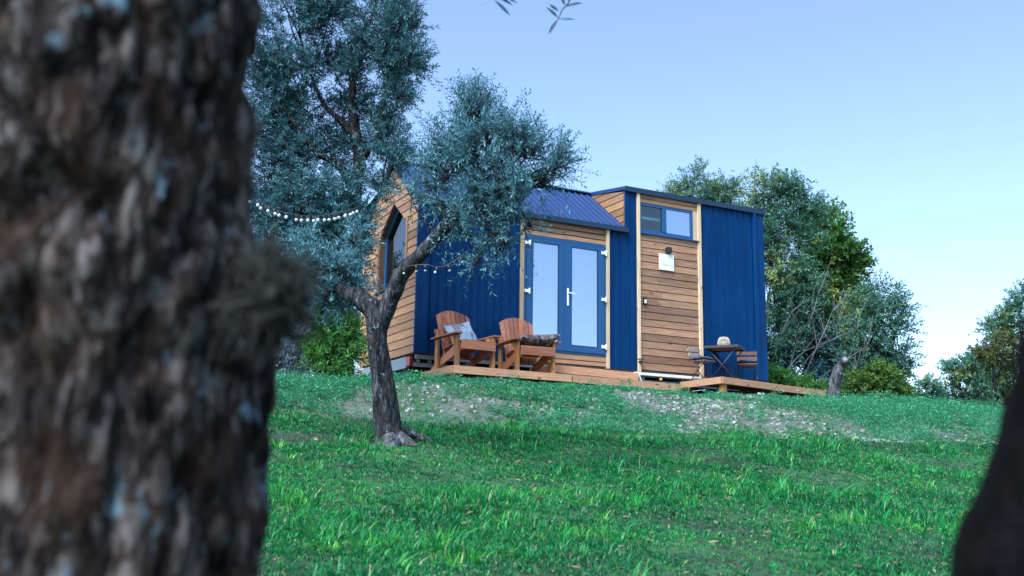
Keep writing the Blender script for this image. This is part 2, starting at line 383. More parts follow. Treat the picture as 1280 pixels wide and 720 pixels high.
# ------------------------------------------------------------------ grass, weeds, gravel
def in_view(x, y, margin=1.6):
    d = (x-CAM[0])*math.sin(YAW)+(y-CAM[1])*math.cos(YAW)
    l = (x-CAM[0])*math.cos(YAW)-(y-CAM[1])*math.sin(YAW)
    return (d > 2.6) & (np.abs(l) < .49*d+margin)
def patch(x, y): return .5+.5*wob(x, y, 1.55, 2.2)*.6+.25*wob(x, y, 3.9, .7)
TREE1 = np.array(at(490, 553, 10.7)); TREE1[2] = gz1(TREE1[0], TREE1[1])
def grass():
    parts = []
    def layer(n, kmin, kmax, hfun, spread, wmul, tone0, arch, thin, bankfade):
        cx = RNG.uniform(-9, 12, n); cy = RNG.uniform(-14, -1.6, n)
        e = cy-lawn_edge(cx); d = np.hypot(cx-CAM[0], cy-CAM[1]); pt = patch(cx, cy)
        edge = e-.55*wob(cx, cy, 1.7, .3)-.35*wob(cx, cy, 4.3, 1.1)-.1
        ok = in_view(cx, cy) & (RNG.random(n) < np.where(edge < 0, 1, bankfade*np.exp(-np.maximum(edge, 0)/.6)+.16*bankfade*(wob(cx, cy, 2.2, 3.7) > -.1)))
        keep = RNG.random(n) < np.clip(thin+1.25*(pt-.25), .55 if thin > .3 else .07, 1)*np.clip(1.3-.05*d, .5, 1)
        rt = np.hypot(cx-TREE1[0]-.1, cy-TREE1[1])
        keep &= ~((rt < .22) & (RNG.random(n) < .8))
        keep &= ~((np.hypot((cx-TREE1[0]+.75)/.8, (cy-TREE1[1]-.1)/.32) < 1) & (RNG.random(n) < .75))
        s = np.where(ok & keep)[0]; cx, cy, pt = cx[s], cy[s], pt[s]
        k = RNG.integers(kmin, kmax, len(cx)); hh = hfun(len(cx), pt, cx, cy)
        lie = RNG.uniform(0, 2*PI, len(cx)); amt = RNG.random(len(cx))**1.3
        tone = np.clip(RNG.normal(tone0, .17, len(cx))+.07*wob(cx, cy, .8, 4.4)+.14*wob(cx, cy, 3.1, 2.4), 0, .87)
        I = np.repeat(np.arange(len(cx)), k); N = len(I)
        ph = RNG.uniform(0, 2*PI, N); ro = spread*np.sqrt(RNG.random(N))*(.5+hh[I]*6)
        bx = cx[I]+ro*np.cos(ph); by = cy[I]+ro*np.sin(ph); ph = ph+RNG.normal(0, .8, N)
        H = hh[I]*RNG.uniform(.4, 1.35, N)
        w = wmul*RNG.uniform(.0015, .0033, N)*(1+.05*np.hypot(bx-CAM[0], by-CAM[1]))
        B = np.stack([bx, by, gz(bx, by)-.008], -1)
        dr = np.stack([np.cos(ph)+.9*amt[I]*np.cos(lie[I]), np.sin(ph)+.9*amt[I]*np.sin(lie[I]), 0*ph], -1)
        ln = arch*RNG.uniform(.15, 1.25, N)*H
        sd_ = np.stack([-np.sin(ph+.6), np.cos(ph+.6), 0*ph], -1); up = np.array([0, 0, 1.0]); W_ = sd_*w[:, None]
        dz = RNG.random(N)
        m1 = B+dr*(ln*.18)[:, None]+up*(H*.45)[:, None]; m2 = B+dr*(ln*.55)[:, None]+up*(H*.76)[:, None]
        tp = B+dr*(ln*1.08)[:, None]+up*(H*(.40+.60*dz))[:, None]
        V = np.stack([B-W_, B+W_, m1-W_*.9, m1+W_*.9, m2-W_*.65, m2+W_*.65, tp], 1).reshape(-1, 3)
        rn = np.clip(tone[I]+RNG.normal(0, .12, N), 0, .89); dry = RNG.random(N) < .035; rn[dry] = RNG.uniform(.93, 1, dry.sum())
        parts.append((V, np.repeat(rn, 7)))
    # short dense sward, then tufts of longer arching blades
    layer(300000, 6, 12, lambda n, p, x, y: (.018+.030*RNG.random(n))*(.6+.7*p), .05, .9, .34, .8, .62, .8)
    layer(30000, 9, 26, lambda n, p, x, y: (.040+.085*RNG.random(n)**2.2)*np.clip(.3+1.2*p, .4, 1.4), .06, 1.15, .52, 1.0, -.10, .25)
    layer(1500, 8, 26, lambda n, p, x, y: .09+.09*RNG.random(n)**2, .05, 1.15, .62, 1.0, .10, .1)
    V = np.concatenate([q[0] for q in parts]); rn = np.concatenate([q[1] for q in parts]); N = len(V)//7
    b = (np.arange(N)*7)[:, None]
    L = np.concatenate([b+np.array([[0, 1, 3, 2]]), b+np.array([[2, 3, 5, 4]]), b+np.array([[4, 5, 6]])], 1)
    o = np_mesh('grass', V, L, np.tile([4, 4, 3], N), M['grass'], None, rn, True)
    tag(o, kind='stuff'); o['label'] = 'uneven green grass growing over the sloping lawn'; o['category'] = 'grass'
grass()
def unit(v): return v/(np.linalg.norm(v, axis=-1, keepdims=True)+1e-9)
def leaf_arrays(P, D, Nn, L, Wd):
    """diamond leaves with a slight fold: 4 verts, 2 triangles"""
    s = unit(np.cross(D, Nn)); n2 = np.cross(s, D)
    mid = P+D*(L*.45)[:, None]
    a = mid+s*(Wd/2)[:, None]+n2*(Wd*.18)[:, None]; c = mid-s*(Wd/2)[:, None]+n2*(Wd*.18)[:, None]
    tip = P+D*L[:, None]-n2*(L*.06)[:, None]
    V = np.stack([P, a, tip, c], 1).reshape(-1, 3)
    b = (np.arange(len(P))*4)[:, None]
    return V, b+np.array([[0, 1, 2, 0, 2, 3]])
def leaf_mesh(name, P, D, Nn, L, Wd, mat, parent, rnd):
    V, lp = leaf_arrays(P, D, Nn, L, Wd)
    return np_mesh(name, V, lp, np.full(len(P)*2, 3), mat, parent, np.repeat(rnd, 4), False)
def bank_t(x, y): return (y-lawn_edge(x))
def weeds():
    n = 62000
    cx = RNG.uniform(-7, 15, n); cy = RNG.uniform(-6.4, .3, n)
    e = bank_t(cx, cy)
    dens = .42+.36*wob(cx, cy, 1.25, 5.1)+.30*wob(cx, cy, 3.1, 1.4)+.22*wob(cx, cy, 7.7, .6)
    dens = dens+.28*sst(4.2, 6.5, cx)*sst(.8, 1.8, e)+.25*sst(-1.5, -3.5, cx)+.22*sst(1.7, 2.5, e)*sst(2.6, .8, cx)
    dens -= .5*np.exp(-((cx-4.0)/1.5)**2)*np.exp(-((e-.55)/.5)**2) + .35*np.exp(-((cx-2.8)/1.3)**2)*np.exp(-((e-1.7)/.8)**2)
    ok = in_view(cx, cy, 1.2) & (e > .05+.3*wob(cx, cy, 2.0, .9)) & (RNG.random(n) < np.clip((dens-.24)*2.2, .10, .95))
    ok &= ~((cx > -.1) & (cx < 7.6) & (cy > -1.35))
    cx, cy = cx[ok], cy[ok]; sz = (.03+.085*RNG.random(len(cx))**1.8)*(1+.5*sst(4.8, 7, cx)+.3*sst(-1.5, -3, cx))*np.where((cx > -.2) & (cx < 8.5), 1-.65*sst(-2.9, -2.0, cy), 1)
    tallp = (RNG.random(len(cx)) < .012+.03*sst(5, 8, cx)) & ((cy < -2.1) | (cx > 8.6)); sz[tallp] = RNG.uniform(.12, .22, tallp.sum())*np.where(cx[tallp] < 4.8, .7, 1)
    k = RNG.integers(12, 26, len(cx)); k[tallp] *= 3; I = np.repeat(np.arange(len(cx)), k); N = len(I)
    a = RNG.uniform(0, 2*PI, N); rr = sz[I]*np.sqrt(RNG.random(N))*np.where(tallp[I], .6, 1); h = RNG.random(N)*sz[I]*1.3
    x = cx[I]+rr*np.cos(a); y = cy[I]+rr*np.sin(a)
    P = np.stack([x, y, gz(x, y)+h], -1)
    D = unit(np.stack([np.cos(a), np.sin(a), RNG.uniform(-.1, 1.1, N)], -1)+RNG.normal(0, .35, (N, 3)))
    Nn = unit(np.array([0, 0, 1.0])+RNG.normal(0, .5, (N, 3)))
    L = RNG.uniform(.014, .040, N)*np.where(tallp[I], 1.5, 1); Wd = L*RNG.uniform(.3, .6, N)
    tone = np.clip(RNG.normal(.45, .3, len(cx)), 0, 1)[I]*.7+RNG.random(N)*.3
    o = leaf_mesh('weeds', P, D, Nn, L, Wd, M['weed_leaf'], None, tone)
    tag(o, kind='stuff'); o['label'] = 'low leafy weeds spreading over the stony bank'; o['category'] = 'weeds'
weeds()
def gravel():
    n = 52000
    cx = RNG.uniform(-6, 13, n); cy = RNG.uniform(-6, -.4, n); e = bank_t(cx, cy)
    dens = .16+.30*wob(cx, cy, 1.2, 2.4)+.3*wob(cx, cy, 3.3, .2)+.5*np.exp(-((cx-4)/2.)**2)*np.exp(-((e-.5)/.6)**2)+.4*np.exp(-((cx-2.8)/1.6)**2)*np.exp(-((e-1.6)/.9)**2)
    ok = in_view(cx, cy, 1) & (e > .0) & (RNG.random(n) < np.clip(dens, .03, 1))
    cx, cy = cx[ok], cy[ok]; N = len(cx)
    s = .007+.030*RNG.random(N)**4; big = RNG.random(N) < .003; s[big] = RNG.uniform(.03, .06, big.sum())
    corner = np.array([[-1,-1,-1],[1,-1,-1],[1,1,-1],[-1,1,-1],[-1,-1,1],[1,-1,1],[1,1,1],[-1,1,1]], float)*.8
    V = corner[None]*s[:, None, None]*RNG.uniform(.55, 1.25, (N, 8, 3)); V[:, :, 2] *= .65
    th = RNG.uniform(0, 2*PI, N); c_, s_ = np.cos(th)[:, None], np.sin(th)[:, None]
    V = np.stack([V[..., 0]*c_-V[..., 1]*s_, V[..., 0]*s_+V[..., 1]*c_, V[..., 2]], -1)
    V += np.stack([cx, cy, gz(cx, cy)+s*.25], -1)[:, None]
    f = np.array([3,2,1,0,4,5,6,7,0,1,5,4,1,2,6,5,2,3,7,6,3,0,4,7])
    o = np_mesh('gravel', V.reshape(-1, 3), (np.arange(N)*8)[:, None]+f[None], np.full(N*6, 4), M['stone'], None, np.repeat(RNG.random(N), 8), False)
    tag(o, kind='stuff'); o['label'] = 'pale broken limestone gravel strewn on the bank'; o['category'] = 'gravel'
gravel()
def litter():
    n = 5200
    x = RNG.uniform(-8, 11, n); y = RNG.uniform(-13.5, -1.8, n); ok = in_view(x, y, 1); x, y = x[ok], y[ok]; N = len(x)
    P = np.stack([x, y, gz(x, y)+RNG.uniform(.005, .05, N)], -1); a = RNG.uniform(0, 2*PI, N)
    D = unit(np.stack([np.cos(a), np.sin(a), RNG.uniform(-.4, .4, N)], -1)); Nn = unit(np.array([0, 0, 1.0])+RNG.normal(0, .4, (N, 3)))
    L = RNG.uniform(.035, .075, N)
    o = leaf_mesh('leaf_litter', P, D, Nn, L, L*RNG.uniform(.2, .45, N), m_litter, None, RNG.random(N))
    tag(o, kind='stuff'); o['label'] = 'dry fallen leaves scattered through the lawn'; o['category'] = 'leaf litter'
m_litter = m_leaf('dry_fallen_leaves', (.05,.035,.015), (.22,.17,.085), None, .1, .8)
litter()
# ------------------------------------------------------------------ tiny house
L_, W_H, ZE, ZR = 7.32, 2.5, 2.57, 3.50
XT = 4.08                                        # left end of the taller block
house = tag(empty('tiny_house', (3.66, 1.25, -.56)), 'small navy metal and timber house on a trailer chassis at the top of the bank', 'tiny house')
def ribbed(b, x0, x1, z0, z1, y=0.0, step=.146, off=.05):
    # standing-seam sheet: shallow trays with a narrow shadow groove and a raised seam between them
    b.box(x0, x1, y+.014, y+.02, z0, z1)
    xs = [x0]; x = x0+off
    while x < x1-.03: xs.append(x); x += step
    xs.append(x1)
    for i, (p, q) in enumerate(zip(xs[:-1], xs[1:])):
        l = p+(.010 if i else 0); e = random.uniform(-.001, .001)
        b.box(l, q-(.004 if i < len(xs)-2 else 0), y+e, y+.0135, z0, z1)
        if i: b.add([(p-.006, y-.026, z0), (p+.002, y-.026, z0), (p+.005, y+.0138, z0), (p-.0035, y+.0138, z0), (p-.006, y-.026, z1), (p+.002, y-.026, z1), (p+.005, y+.0138, z1), (p-.0035, y+.0138, z1)],
                    [(3,2,1,0), (4,5,6,7), (0,1,5,4), (1,2,6,5), (2,3,7,6), (3,0,4,7)])
b = MB(); ribbed(b, .20, 1.905, 0, 2.56); b.build('metal_cladding', M['navy'], house)
b = MB(); ribbed(b, 3.725, 4.075, 0, 2.56, off=.07); ribbed(b, 4.078, 4.325, 0, 3.315, off=.06); b.build('metal_cladding', M['navy'], house)
b = MB(); ribbed(b, 5.795, 7.06, 0, 3.315); b.build('metal_cladding', M['navy'], house)
b = MB(); b.box(-.012, .195, -.024, .02, -.01, 2.56); b.box(.195, .215, -.03, .02, -.01, 2.56); b.build('corner_flashing', M['navy'], house, bevel=.004)
b = MB(); b.box(7.062, 7.135, -.055, .02, -.01, 3.315); b.box(7.15, 7.335, -.028, .02, -.01, 3.315); b.build('corner_flashing', M['navy'], house, bevel=.006)
# body behind the cladding
b = MB()
b.box(.02, L_-.02, W_H-.06, W_H-.02, 0, 2.56)            # rear wall
b.box(XT+.03, L_-.02, W_H-.06, W_H-.02, 2.56, 3.6)
b.box(L_-.05, L_, .03, W_H-.02, 0, 3.3)                   # right end wall
b.box(.04, L_-.04, .04, W_H-.06, -.02, .03)               # floor
b.box(.045, 2.0, .022, .05, .03, 2.55); b.box(3.66, 4.40, .022, .05, .03, 2.55); b.box(4.36, L_-.05, .022, .05, .03, 2.55)
b.box(4.36, 4.40, .05, .2, 2.55, 3.3); b.box(5.72, L_-.05, .022, .05, 2.552, 3.3)
b.box(3.9, 3.94, .06, W_H-.08, .03, 2.55)  # unseen partition added to keep the interior dark
b.build('wall_panel', M['inner'], house)
# plank fields on the long front
def planks(name, x0, x1, zs, y, mat, parent=house):
    b = MB()
    for z0, z1 in zs:
        # an occasional butt joint, and a lapped lower lip
        cuts = [x0, x1]
        if random.random() < .22 and x1-x0 > 1.0: cuts.insert(1, x0+(x1-x0)*random.uniform(.25, .75))
        for a, c in zip(cuts[:-1], cuts[1:]):
            e = random.uniform(-.0015, .0015)
            b.add([(a+.002, y+.016, z0), (a+.002, y-.004+e, z0+.002), (a+.002, y-.002+e, z0+.010), (a+.002, y+.006+e, z1-.004), (a+.002, y+.018, z1-.001),
                   (c-.002, y+.016, z0), (c-.002, y-.004+e, z0+.002), (c-.002, y-.002+e, z0+.010), (c-.002, y+.006+e, z1-.004), (c-.002, y+.018, z1-.001)],
                  [(0,1,2,3,4), (9,8,7,6,5), (0,5,6,1), (1,6,7,2), (2,7,8,3), (3,8,9,4), (0,4,9,5)])
    return b.build(name, mat, parent)
zs = [(.02+i*.1335, .02+(i+1)*.1335-.006) for i in range(19)]
planks('plank_cladding', 4.394, 5.716, zs, 0, M['larch_x'])
planks('plank_cladding', 4.394, 5.716, [(3.135, 3.215), (3.219, 3.312)], -.004, M['larch_x'])
planks('plank_cladding', 1.978, 3.658, [(2.222, 2.30), (2.312, 2.395), (2.41, 2.545)], 0, M['larch_x'])
planks('plank_cladding', 1.978, 3.658, [(.012, .085), (.092, .185)], -.006, M['larch_x'])
for x0, x1, z0, z1 in ((1.908, 1.975, -.02, 2.5), (3.66, 3.722, -.02, 2.53), (4.327, 4.392, -.03, 3.32), (5.718, 5.792, -.03, 3.32)):
    MB().box(x0, x1, -.036, .02, z0, z1).build('upright_trim', M['pine'], house, bevel=.004)
# black backing added behind the boards, putting shade into the gaps
b = MB(); b.box(4.39, 5.72, .02, .022, 0, 2.55); b.box(1.976, 3.66, .02, .022, 2.216, 2.55); b.box(1.976, 3.66, .02, .021, 0, .19); b.box(4.39, 5.72, .02, .022, 3.13, 3.32)
b.build('gap_backing', M['dark'], house)
# gable end: lapped boards cut to the roof slope and round the five-sided window
SL = (ZR-ZE)/(W_H/2)
def roof_y(z): return (0, W_H) if z <= ZE else ((z-ZE)/SL, W_H-(z-ZE)/SL)
GY0, GY1, GZ0, GZS = .47, 1.76, 1.25, 2.27
GA = (GY0+GY1)/2; GZT = GZS+SL*(GY1-GA)
def win_y(z):
    if z <= GZ0 or z >= GZT: return None
    if z <= GZS: return (GY0, GY1)
    return (GY0+(z-GZS)/SL, GY1-(z-GZS)/SL)
def gable_boards(x, z_lo, rng, hole, name, yflip=False):
    b = MB(); z = z_lo; st = .138
    while z < 3.9:
        z1 = z+st-.006; r0, r1 = rng(z), rng(z1)
        if r0 is None or r0[1]-r0[0] < .02: break
        if r1 is None or r1[1]-r1[0] < .0: r1 = ((r0[0]+r0[1])/2,)*2
        h0, h1 = hole(z), hole(z1)
        if h0 is None and h1 is None: segs = [(r0, r1)]
        else:
            if h0 is None: m = (h1[0]+h1[1])/2 if h1[0] > GY0+.01 else None; h0 = h1 if m is None else (m, m)
            if h1 is None: m = (h0[0]+h0[1])/2; h1 = (m, m)
            segs = [((r0[0], h0[0]), (r1[0], h1[0])), ((h0[1], r0[1]), (h1[1], r1[1]))]
        for (a0, c0), (a1, c1) in segs:
            if c0-a0 < .02 and c1-a1 < .02: continue
            b.add([(x-.004, a0, z), (x-.004, c0, z), (x-.002, c0, z+.010), (x-.002, a0, z+.010), (x+.008, c1, z1), (x+.008, a1, z1),
                   (x+.02, a0, z), (x+.02, c0, z), (x+.02, c1, z1), (x+.02, a1, z1)],
                  [(3,2,1,0), (5,4,2,3), (0,1,7,6), (9,8,4,5), (0,6,9,5,3), (2,4,8,7,1)])
        z += st
    return b.build(name, M['larch_y'], house)
gable_boards(-.012, -.005, roof_y, win_y, 'gable_cladding')
b = MB()
b.prism([(.022, 0, 0), (.022, W_H, 0), (.022, W_H, 1.245), (.022, 0, 1.245)], (.02, 0, 0))
b.prism([(.022, 0, 1.245), (.022, GY0-.005, 1.245), (.022, GY0-.005, GZS), (.022, 0, ZE)], (.02, 0, 0))
b.prism([(.022, GY1+.005, 1.245), (.022, W_H, 1.245), (.022, W_H, ZE), (.022, GY1+.005, GZS)], (.02, 0, 0))
b.prism([(.022, 0, ZE), (.022, GY0-.005, GZS+.004), (.022, GA, GZT+.005), (.022, W_H/2, ZR)], (.02, 0, 0))
b.prism([(.022, W_H, ZE), (.022, GY1+.005, GZS+.004), (.022, GA, GZT+.005), (.022, W_H/2, ZR)], (.02, 0, 0))
b.build('gable_lining', M['dark'], house)
b = MB(); b.box(-.024, .012, W_H-.002, W_H+.05, -.03, 2.56); b.build('corner_board', M['pine'], house, bevel=.004)
b = MB(); b.box(.02, L_, W_H-.02, W_H, -.01, 2.56); b.box(XT, L_, W_H-.02, W_H, 2.56, 3.62); b.box(L_, L_+.02, .02, W_H, -.01, 3.33); b.build('rear_cladding', M['navy'], house)
# five-sided window
gw = MB()
def pent(o, x0, x1, inset):   # ring between outline and inset outline
    def ol(d): return [(GY0+d, GZ0+d), (GY1-d, GZ0+d), (GY1-d, GZS-d*.35), (GA, GZT-d*1.25), (GY0+d, GZS-d*.35)]
    A, B = ol(o), ol(inset); n = 5
    vs = [(x0, y, z) for y, z in A]+[(x0, y, z) for y, z in B]+[(x1, y, z) for y, z in A]+[(x1, y, z) for y, z in B]; fs = []
    for i in range(n):
        j = (i+1) % n
        fs += [(i, j, n+j, n+i), (2*n+i, 3*n+i, 3*n+j, 2*n+j), (i, 2*n+i, 2*n+j, j), (n+i, n+j, 3*n+j, 3*n+i)]
    return vs, fs, B
vs, fs, _ = pent(0, -.005, .16, .02)
reveal = gw.add(vs, fs).build('gable_window', M['reveal'], house)
vs, fs, B = pent(.021, .095, .145, .07); MB().add(vs, fs).build('window_frame', M['frame_blue'], reveal)
gl = MB(); gl.prism([(.118, y, z) for y, z in B], (.008, 0, 0)); gl.build('window_pane', M['glass_dark'], reveal)
b = MB()
n = 14; c0 = 1.52; vs = []; fs = []
for i in range(n+1):
    yy = c0+(.18)*i/n; xx = .20+.018*math.sin(i*1.9); vs += [(xx, yy, 1.28), (xx, yy, 2.36)]
for i in range(n): fs.append((2*i, 2*i+2, 2*i+3, 2*i+1))
b.add(vs, fs); b.build('curtain', M['curtain'], reveal, True)
MB().box(-.030, .0, GY1+.002, GY1+.085, 1.2, 2.30).build('window_trim', M['larch_y'], reveal, bevel=.004); MB().box(-.030, .0, GY0-.062, GY0-.002, 1.2, 2.36).build('window_trim', M['larch_y'], reveal, bevel=.004)
MB().box(-.05, .02, GY0-.02, GY1+.06, GZ0-.035, GZ0-.002).build('window_sill', M['dark'], reveal, bevel=.004)
# main roof
b = MB(); OH = .055; x0, x1 = -.045, XT-.004
for sgn in (0, 1):
    def P(x, t, up):   # t along the slope from eave to ridge
        y = -OH+(W_H/2+OH)*t; z = ZE-OH*SL+(SL*(W_H/2+OH))*t+up
        return (x, W_H-y if sgn else y, z)
    b.add([P(x0,0,0), P(x1,0,0), P(x1,1,0), P(x0,1,0), P(x0,0,.05), P(x1,0,.05), P(x1,1,.05), P(x0,1,.05)],
          [(3,2,1,0), (4,5,6,7), (0,1,5,4), (1,2,6,5), (2,3,7,6), (3,0,4,7)] if not sgn else [(0,1,2,3), (7,6,5,4), (4,5,1,0), (5,6,2,1), (6,7,3,2), (7,4,0,3)])
    x = x0+.10
    while x < x1-.05:
        b.add([P(x-.022,-.01,.051), P(x-.011,-.01,.078), P(x+.011,-.01,.078), P(x+.022,-.01,.051), P(x-.022,1,.051), P(x-.011,1,.078), P(x+.011,1,.078), P(x+.022,1,.051)],
              [(0,1,5,4), (1,2,6,5), (2,3,7,6), (0,3,2,1)] if not sgn else [(4,5,1,0), (5,6,2,1), (6,7,3,2), (1,2,3,0)])
        x += .135
roof = b.build('roof', M['navy_roof'], house)
MB().prism([(x0, W_H/2-.12, ZR-.01+.04), (x0, W_H/2, ZR+.095), (x0, W_H/2+.12, ZR+.03), (x0, W_H/2, ZR+.06)], (x1-x0, 0, 0)).build('ridge_cap', M['navy_roof'], roof)
b = MB()
for sg in (0, 1):
    f = (lambda y: W_H-y) if sg else (lambda y: y)
    b.prism([(x0-.012, f(-OH), ZE-OH*SL-.03), (x0-.012, f(W_H/2), ZR-.03), (x0-.012, f(W_H/2), ZR+.062), (x0-.012, f(-OH), ZE-OH*SL+.062)], (.010, 0, 0))
b.build('verge_trim', M['navy_edge'], roof)
MB().box(x0, x1+.03, -OH-.035, -OH-.004, ZE-.075, ZE+.02).build('eave_trim', M['navy_edge'], roof, bevel=.005)
# taller block roof and its planked cheek above the main roof
def top_z(y): return 3.34+.15*y
b = MB()
b.prism([(XT-.03, -.05, top_z(-.05)-.02), (XT-.03, W_H+.05, top_z(W_H)-.02), (XT-.03, W_H+.05, top_z(W_H)+.05), (XT-.03, -.05, top_z(-.05)+.045)], (L_-XT+.07, 0, 0))
troof = b.build('roof', M['navy_roof'], house)
MB().box(XT-.034, L_+.045, -.062, -.052, top_z(-.05)-.045, top_z(-.05)+.05).build('fascia', M['navy_edge'], troof)
def cheek(z):
    hi = W_H if z < top_z(0) else W_H
    lo = 0.04 if z < top_z(0)-.03 else max(0.04, (z-3.34)/.15+.14)
    return (lo, hi) if hi-lo > .03 else None
gable_boards(XT-.014, 2.45, cheek, lambda z: None, 'cheek_cladding')
MB().box(XT+.007, XT+.03, .0, W_H, 2.4, 3.32).build('cheek_lining', M['inner'], house)
# French doors
df = MB()
df.box(1.98, 2.03, -.012, .06, .19, 2.215); df.box(3.61, 3.655, -.012, .06, .19, 2.215); df.box(2.03, 3.61, -.012, .06, 2.165, 2.215); df.box(2.03, 3.61, -.012, .06, .19, .222)
dframe = df.build('door_frame', M['frame_blue'], house, bevel=.004)
def door(x0, x1, gx0, gx1, hx):
    b = MB(); y0, y1 = -.026, .03
    b.box(x0, gx0, y0, y1, .226, 2.16); b.box(gx1, x1, y0, y1, .226, 2.16); b.box(gx0, gx1, y0, y1, 2.10, 2.16); b.box(gx0, gx1, y0, y1, .226, .335)
    d = b.build('door', M['frame_blue'], house, bevel=.005)
    MB().box(gx0-.004, gx1+.004, -.006, .004, .331, 2.104).build('glass_pane', M['glass'], d)
    g = MB()
    g.box(gx0, gx0+.012, -.03, -.02, .335, 2.10); g.box(gx1-.012, gx1, -.03, -.02, .335, 2.10); g.box(gx0+.012, gx1-.012, -.03, -.02, 2.088, 2.10); g.box(gx0+.012, gx1-.012, -.03, -.02, .335, .347)
    g.build('glazing_bead', M['frame_blue'], d)
    for z in (2.06, 1.21, .36):
        h = MB(); h.box(hx-.05, hx+.03, -.047, -.027, z-.026, z+.026); h.box(hx+.03, hx+.05, -.055, -.027, z-.05, z+.05); h.build('hinge', M['white'], d)
    return d
dl = door(2.035, 2.785, 2.145, 2.685, 2.04)
dr = door(2.79, 3.605, 2.925, 3.495, 3.60)
h = MB(); h.box(2.835, 2.872, -.036, -.027, 1.03, 1.34); h.bar((2.853, -.036, 1.25), (2.853, -.075, 1.25), .018, .018); h.bar((2.845, -.075, 1.25), (2.975, -.075, 1.25), .016, .02)
h.build('handle', M['white'], dr, bevel=.003)
MB().box(2.772, 2.802, -.034, -.0275, .226, 2.16).build('meeting_strip', M['frame_blue'], dl)
b = MB(); vs = []; fs = []; n = 110
for i in range(n+1):
    xx = 2.04+1.56*i/n; yy = .115+.007*math.sin(i*.83)+.004*math.sin(i*.31); vs += [(xx, yy, .22), (xx, yy, 2.18)]
for i in range(n): fs.append((2*i, 2*i+2, 2*i+3, 2*i+1))
b.add(vs, fs).build('curtain', M['curtain'], house, True)
# high strip window
b = MB(); X0, X1, Z0, Z1 = 4.394, 5.62, 2.556, 3.132
b.box(X0, X1, .0, .05, Z0, Z0+.07); b.box(X0, X1, .0, .05, Z1-.05, Z1); b.box(X0, X0+.05, .0, .05, Z0+.07, Z1-.05); b.box(X1-.06, X1, .0, .05, Z0+.07, Z1-.05); b.box(4.91, 5.0, -.012, .05, Z0+.07, Z1-.05)
hw = b.build('strip_window', M['frame_blue'], house, bevel=.004)
MB().box(4.444, 4.91, .018, .026, Z0+.07, Z1-.05).build('window_pane', M['glass_dark'], hw)
MB().box(5.0, 5.56, .012, .02, Z0+.07, Z1-.05).build('window_pane', M['glass'], hw)
b = MB(); vs = []; fs = []; n = 34
for i in range(n+1):
    xx = 4.99+.58*i/n; yy = .085+.014*math.sin(i*1.1); vs += [(xx, yy, Z0), (xx, yy, Z1)]
for i in range(n): fs.append((2*i, 2*i+2, 2*i+3, 2*i+1))
b.add(vs, fs).build('curtain', M['curtain'], hw, True)
MB().box(5.625, 5.716, -.004, .05, Z0, Z1).build('window_reveal', M['pine'], hw)
MB().box(4.385, 5.735, -.05, .0, Z0-.022, Z0-.002).build('window_sill', M['frame_blue'], hw, bevel=.003)
# wall lamp, key box, tap
b = MB(); b.box(4.965, 5.055, -.10, -.006, 2.225, 2.335); b.box(4.985, 5.035, -.006, .01, 2.24, 2.32); b.build('wall_lamp', M['dark'], house, bevel=.006)
b = MB(); b.box(4.455, 4.525, -.04, -.003, 1.21, 1.335); kb = b.build('key_box', M['dark'], house, bevel=.006)
MB().box(4.468, 4.512, -.044, -.040, 1.235, 1.30).build('keypad', M['white'], kb)
b = MB(); b.bar((4.345, -.03, .15), (4.345, -.12, .15), .03, .03); b.bar((4.345, -.10, .16), (4.345, -.10, .09), .022, .022); b.bar((4.28, -.085, .185), (4.42, -.085, .20), .02, .02); b.build('tap', M['dark'], house, bevel=.004)
# trailer chassis under the floor
b = MB()
b.box(.05, 7.28, .03, .09, -.10, -.03); b.box(.05, 7.28, .12, .17, -.22, -.15); b.box(.05, 7.28, W_H-.1, W_H-.03, -.10, -.03)
for i in range(9): xx = .1+.88*i; b.box(xx, xx+.05, .09, W_H-.1, -.15, -.10)
for i in range(6): xx = .3+1.3*i; b.box(xx, xx+.06, .10, .16, -.15, -.10)
ch = b.build('chassis', M['steel'], house, bevel=.004)
b = MB(); b.box(-.015, .045, .30, W_H-.1, -.235, -.045); b.build('bumper', M['steel'], ch, bevel=.006)
b = MB(); b.box(-.022, .04, .12, .285, -.215, -.055); b.build('tail_light', M['red'], ch, bevel=.008)
b = MB(); b.box(-.022, .03, W_H-.09, W_H-.03, -.215, -.055); b.build('tail_light', M['red'], ch, bevel=.008)
b = MB(); b.box(4.25, 5.80, -.034, .02, -.085, -.036); b.build('galvanised_sill', M['white'], house, bevel=.004)
b = MB(); b.bar((4.34, -.03, -.09), (4.44, .0, -.24), .02, .03); b.build('sill_brace', M['white'], house)
for xx in (3.05, 4.0):
    for yy in (.2, W_H-.42):
        w = MB()
        V = []; prof = [(.20, 0), (.30, 0), (.325, .03), (.325, .17), (.30, .2), (.20, .2)]
        for r_, t_ in prof:
            for k in range(24): a = 2*PI*k/24; V.append((xx+r_*math.cos(a), yy+t_, -.24+r_*math.sin(a)))
        fs = [(i*24+k, i*24+(k+1) % 24, ((i+1) % 6)*24+(k+1) % 24, ((i+1) % 6)*24+k) for i in range(6) for k in range(24)]
        tyre = w.add(V, fs).build('wheel', M['rubber'], ch, True)
        r2 = MB(); V = []
        for t_ in (.03, .16):
            for k in range(24): a = 2*PI*k/24; V.append((xx+.2*math.cos(a), yy+t_, -.24+.2*math.sin(a)))
        r2.add(V, [tuple(range(24)), tuple(range(47, 23, -1))]+[(k, 24+k, 24+(k+1) % 24, (k+1) % 24) for k in range(24)]); r2.build('rim', M['steel'], ch)
for xx in (.6, 2.3, 5.3, 6.8):
    j = MB(); j.box(xx-.03, xx+.03, .2, .26, -.62, -.2); j.box(xx-.09, xx+.09, .14, .32, -.64, -.60); j.build('jack_leg', M['steel'], ch)
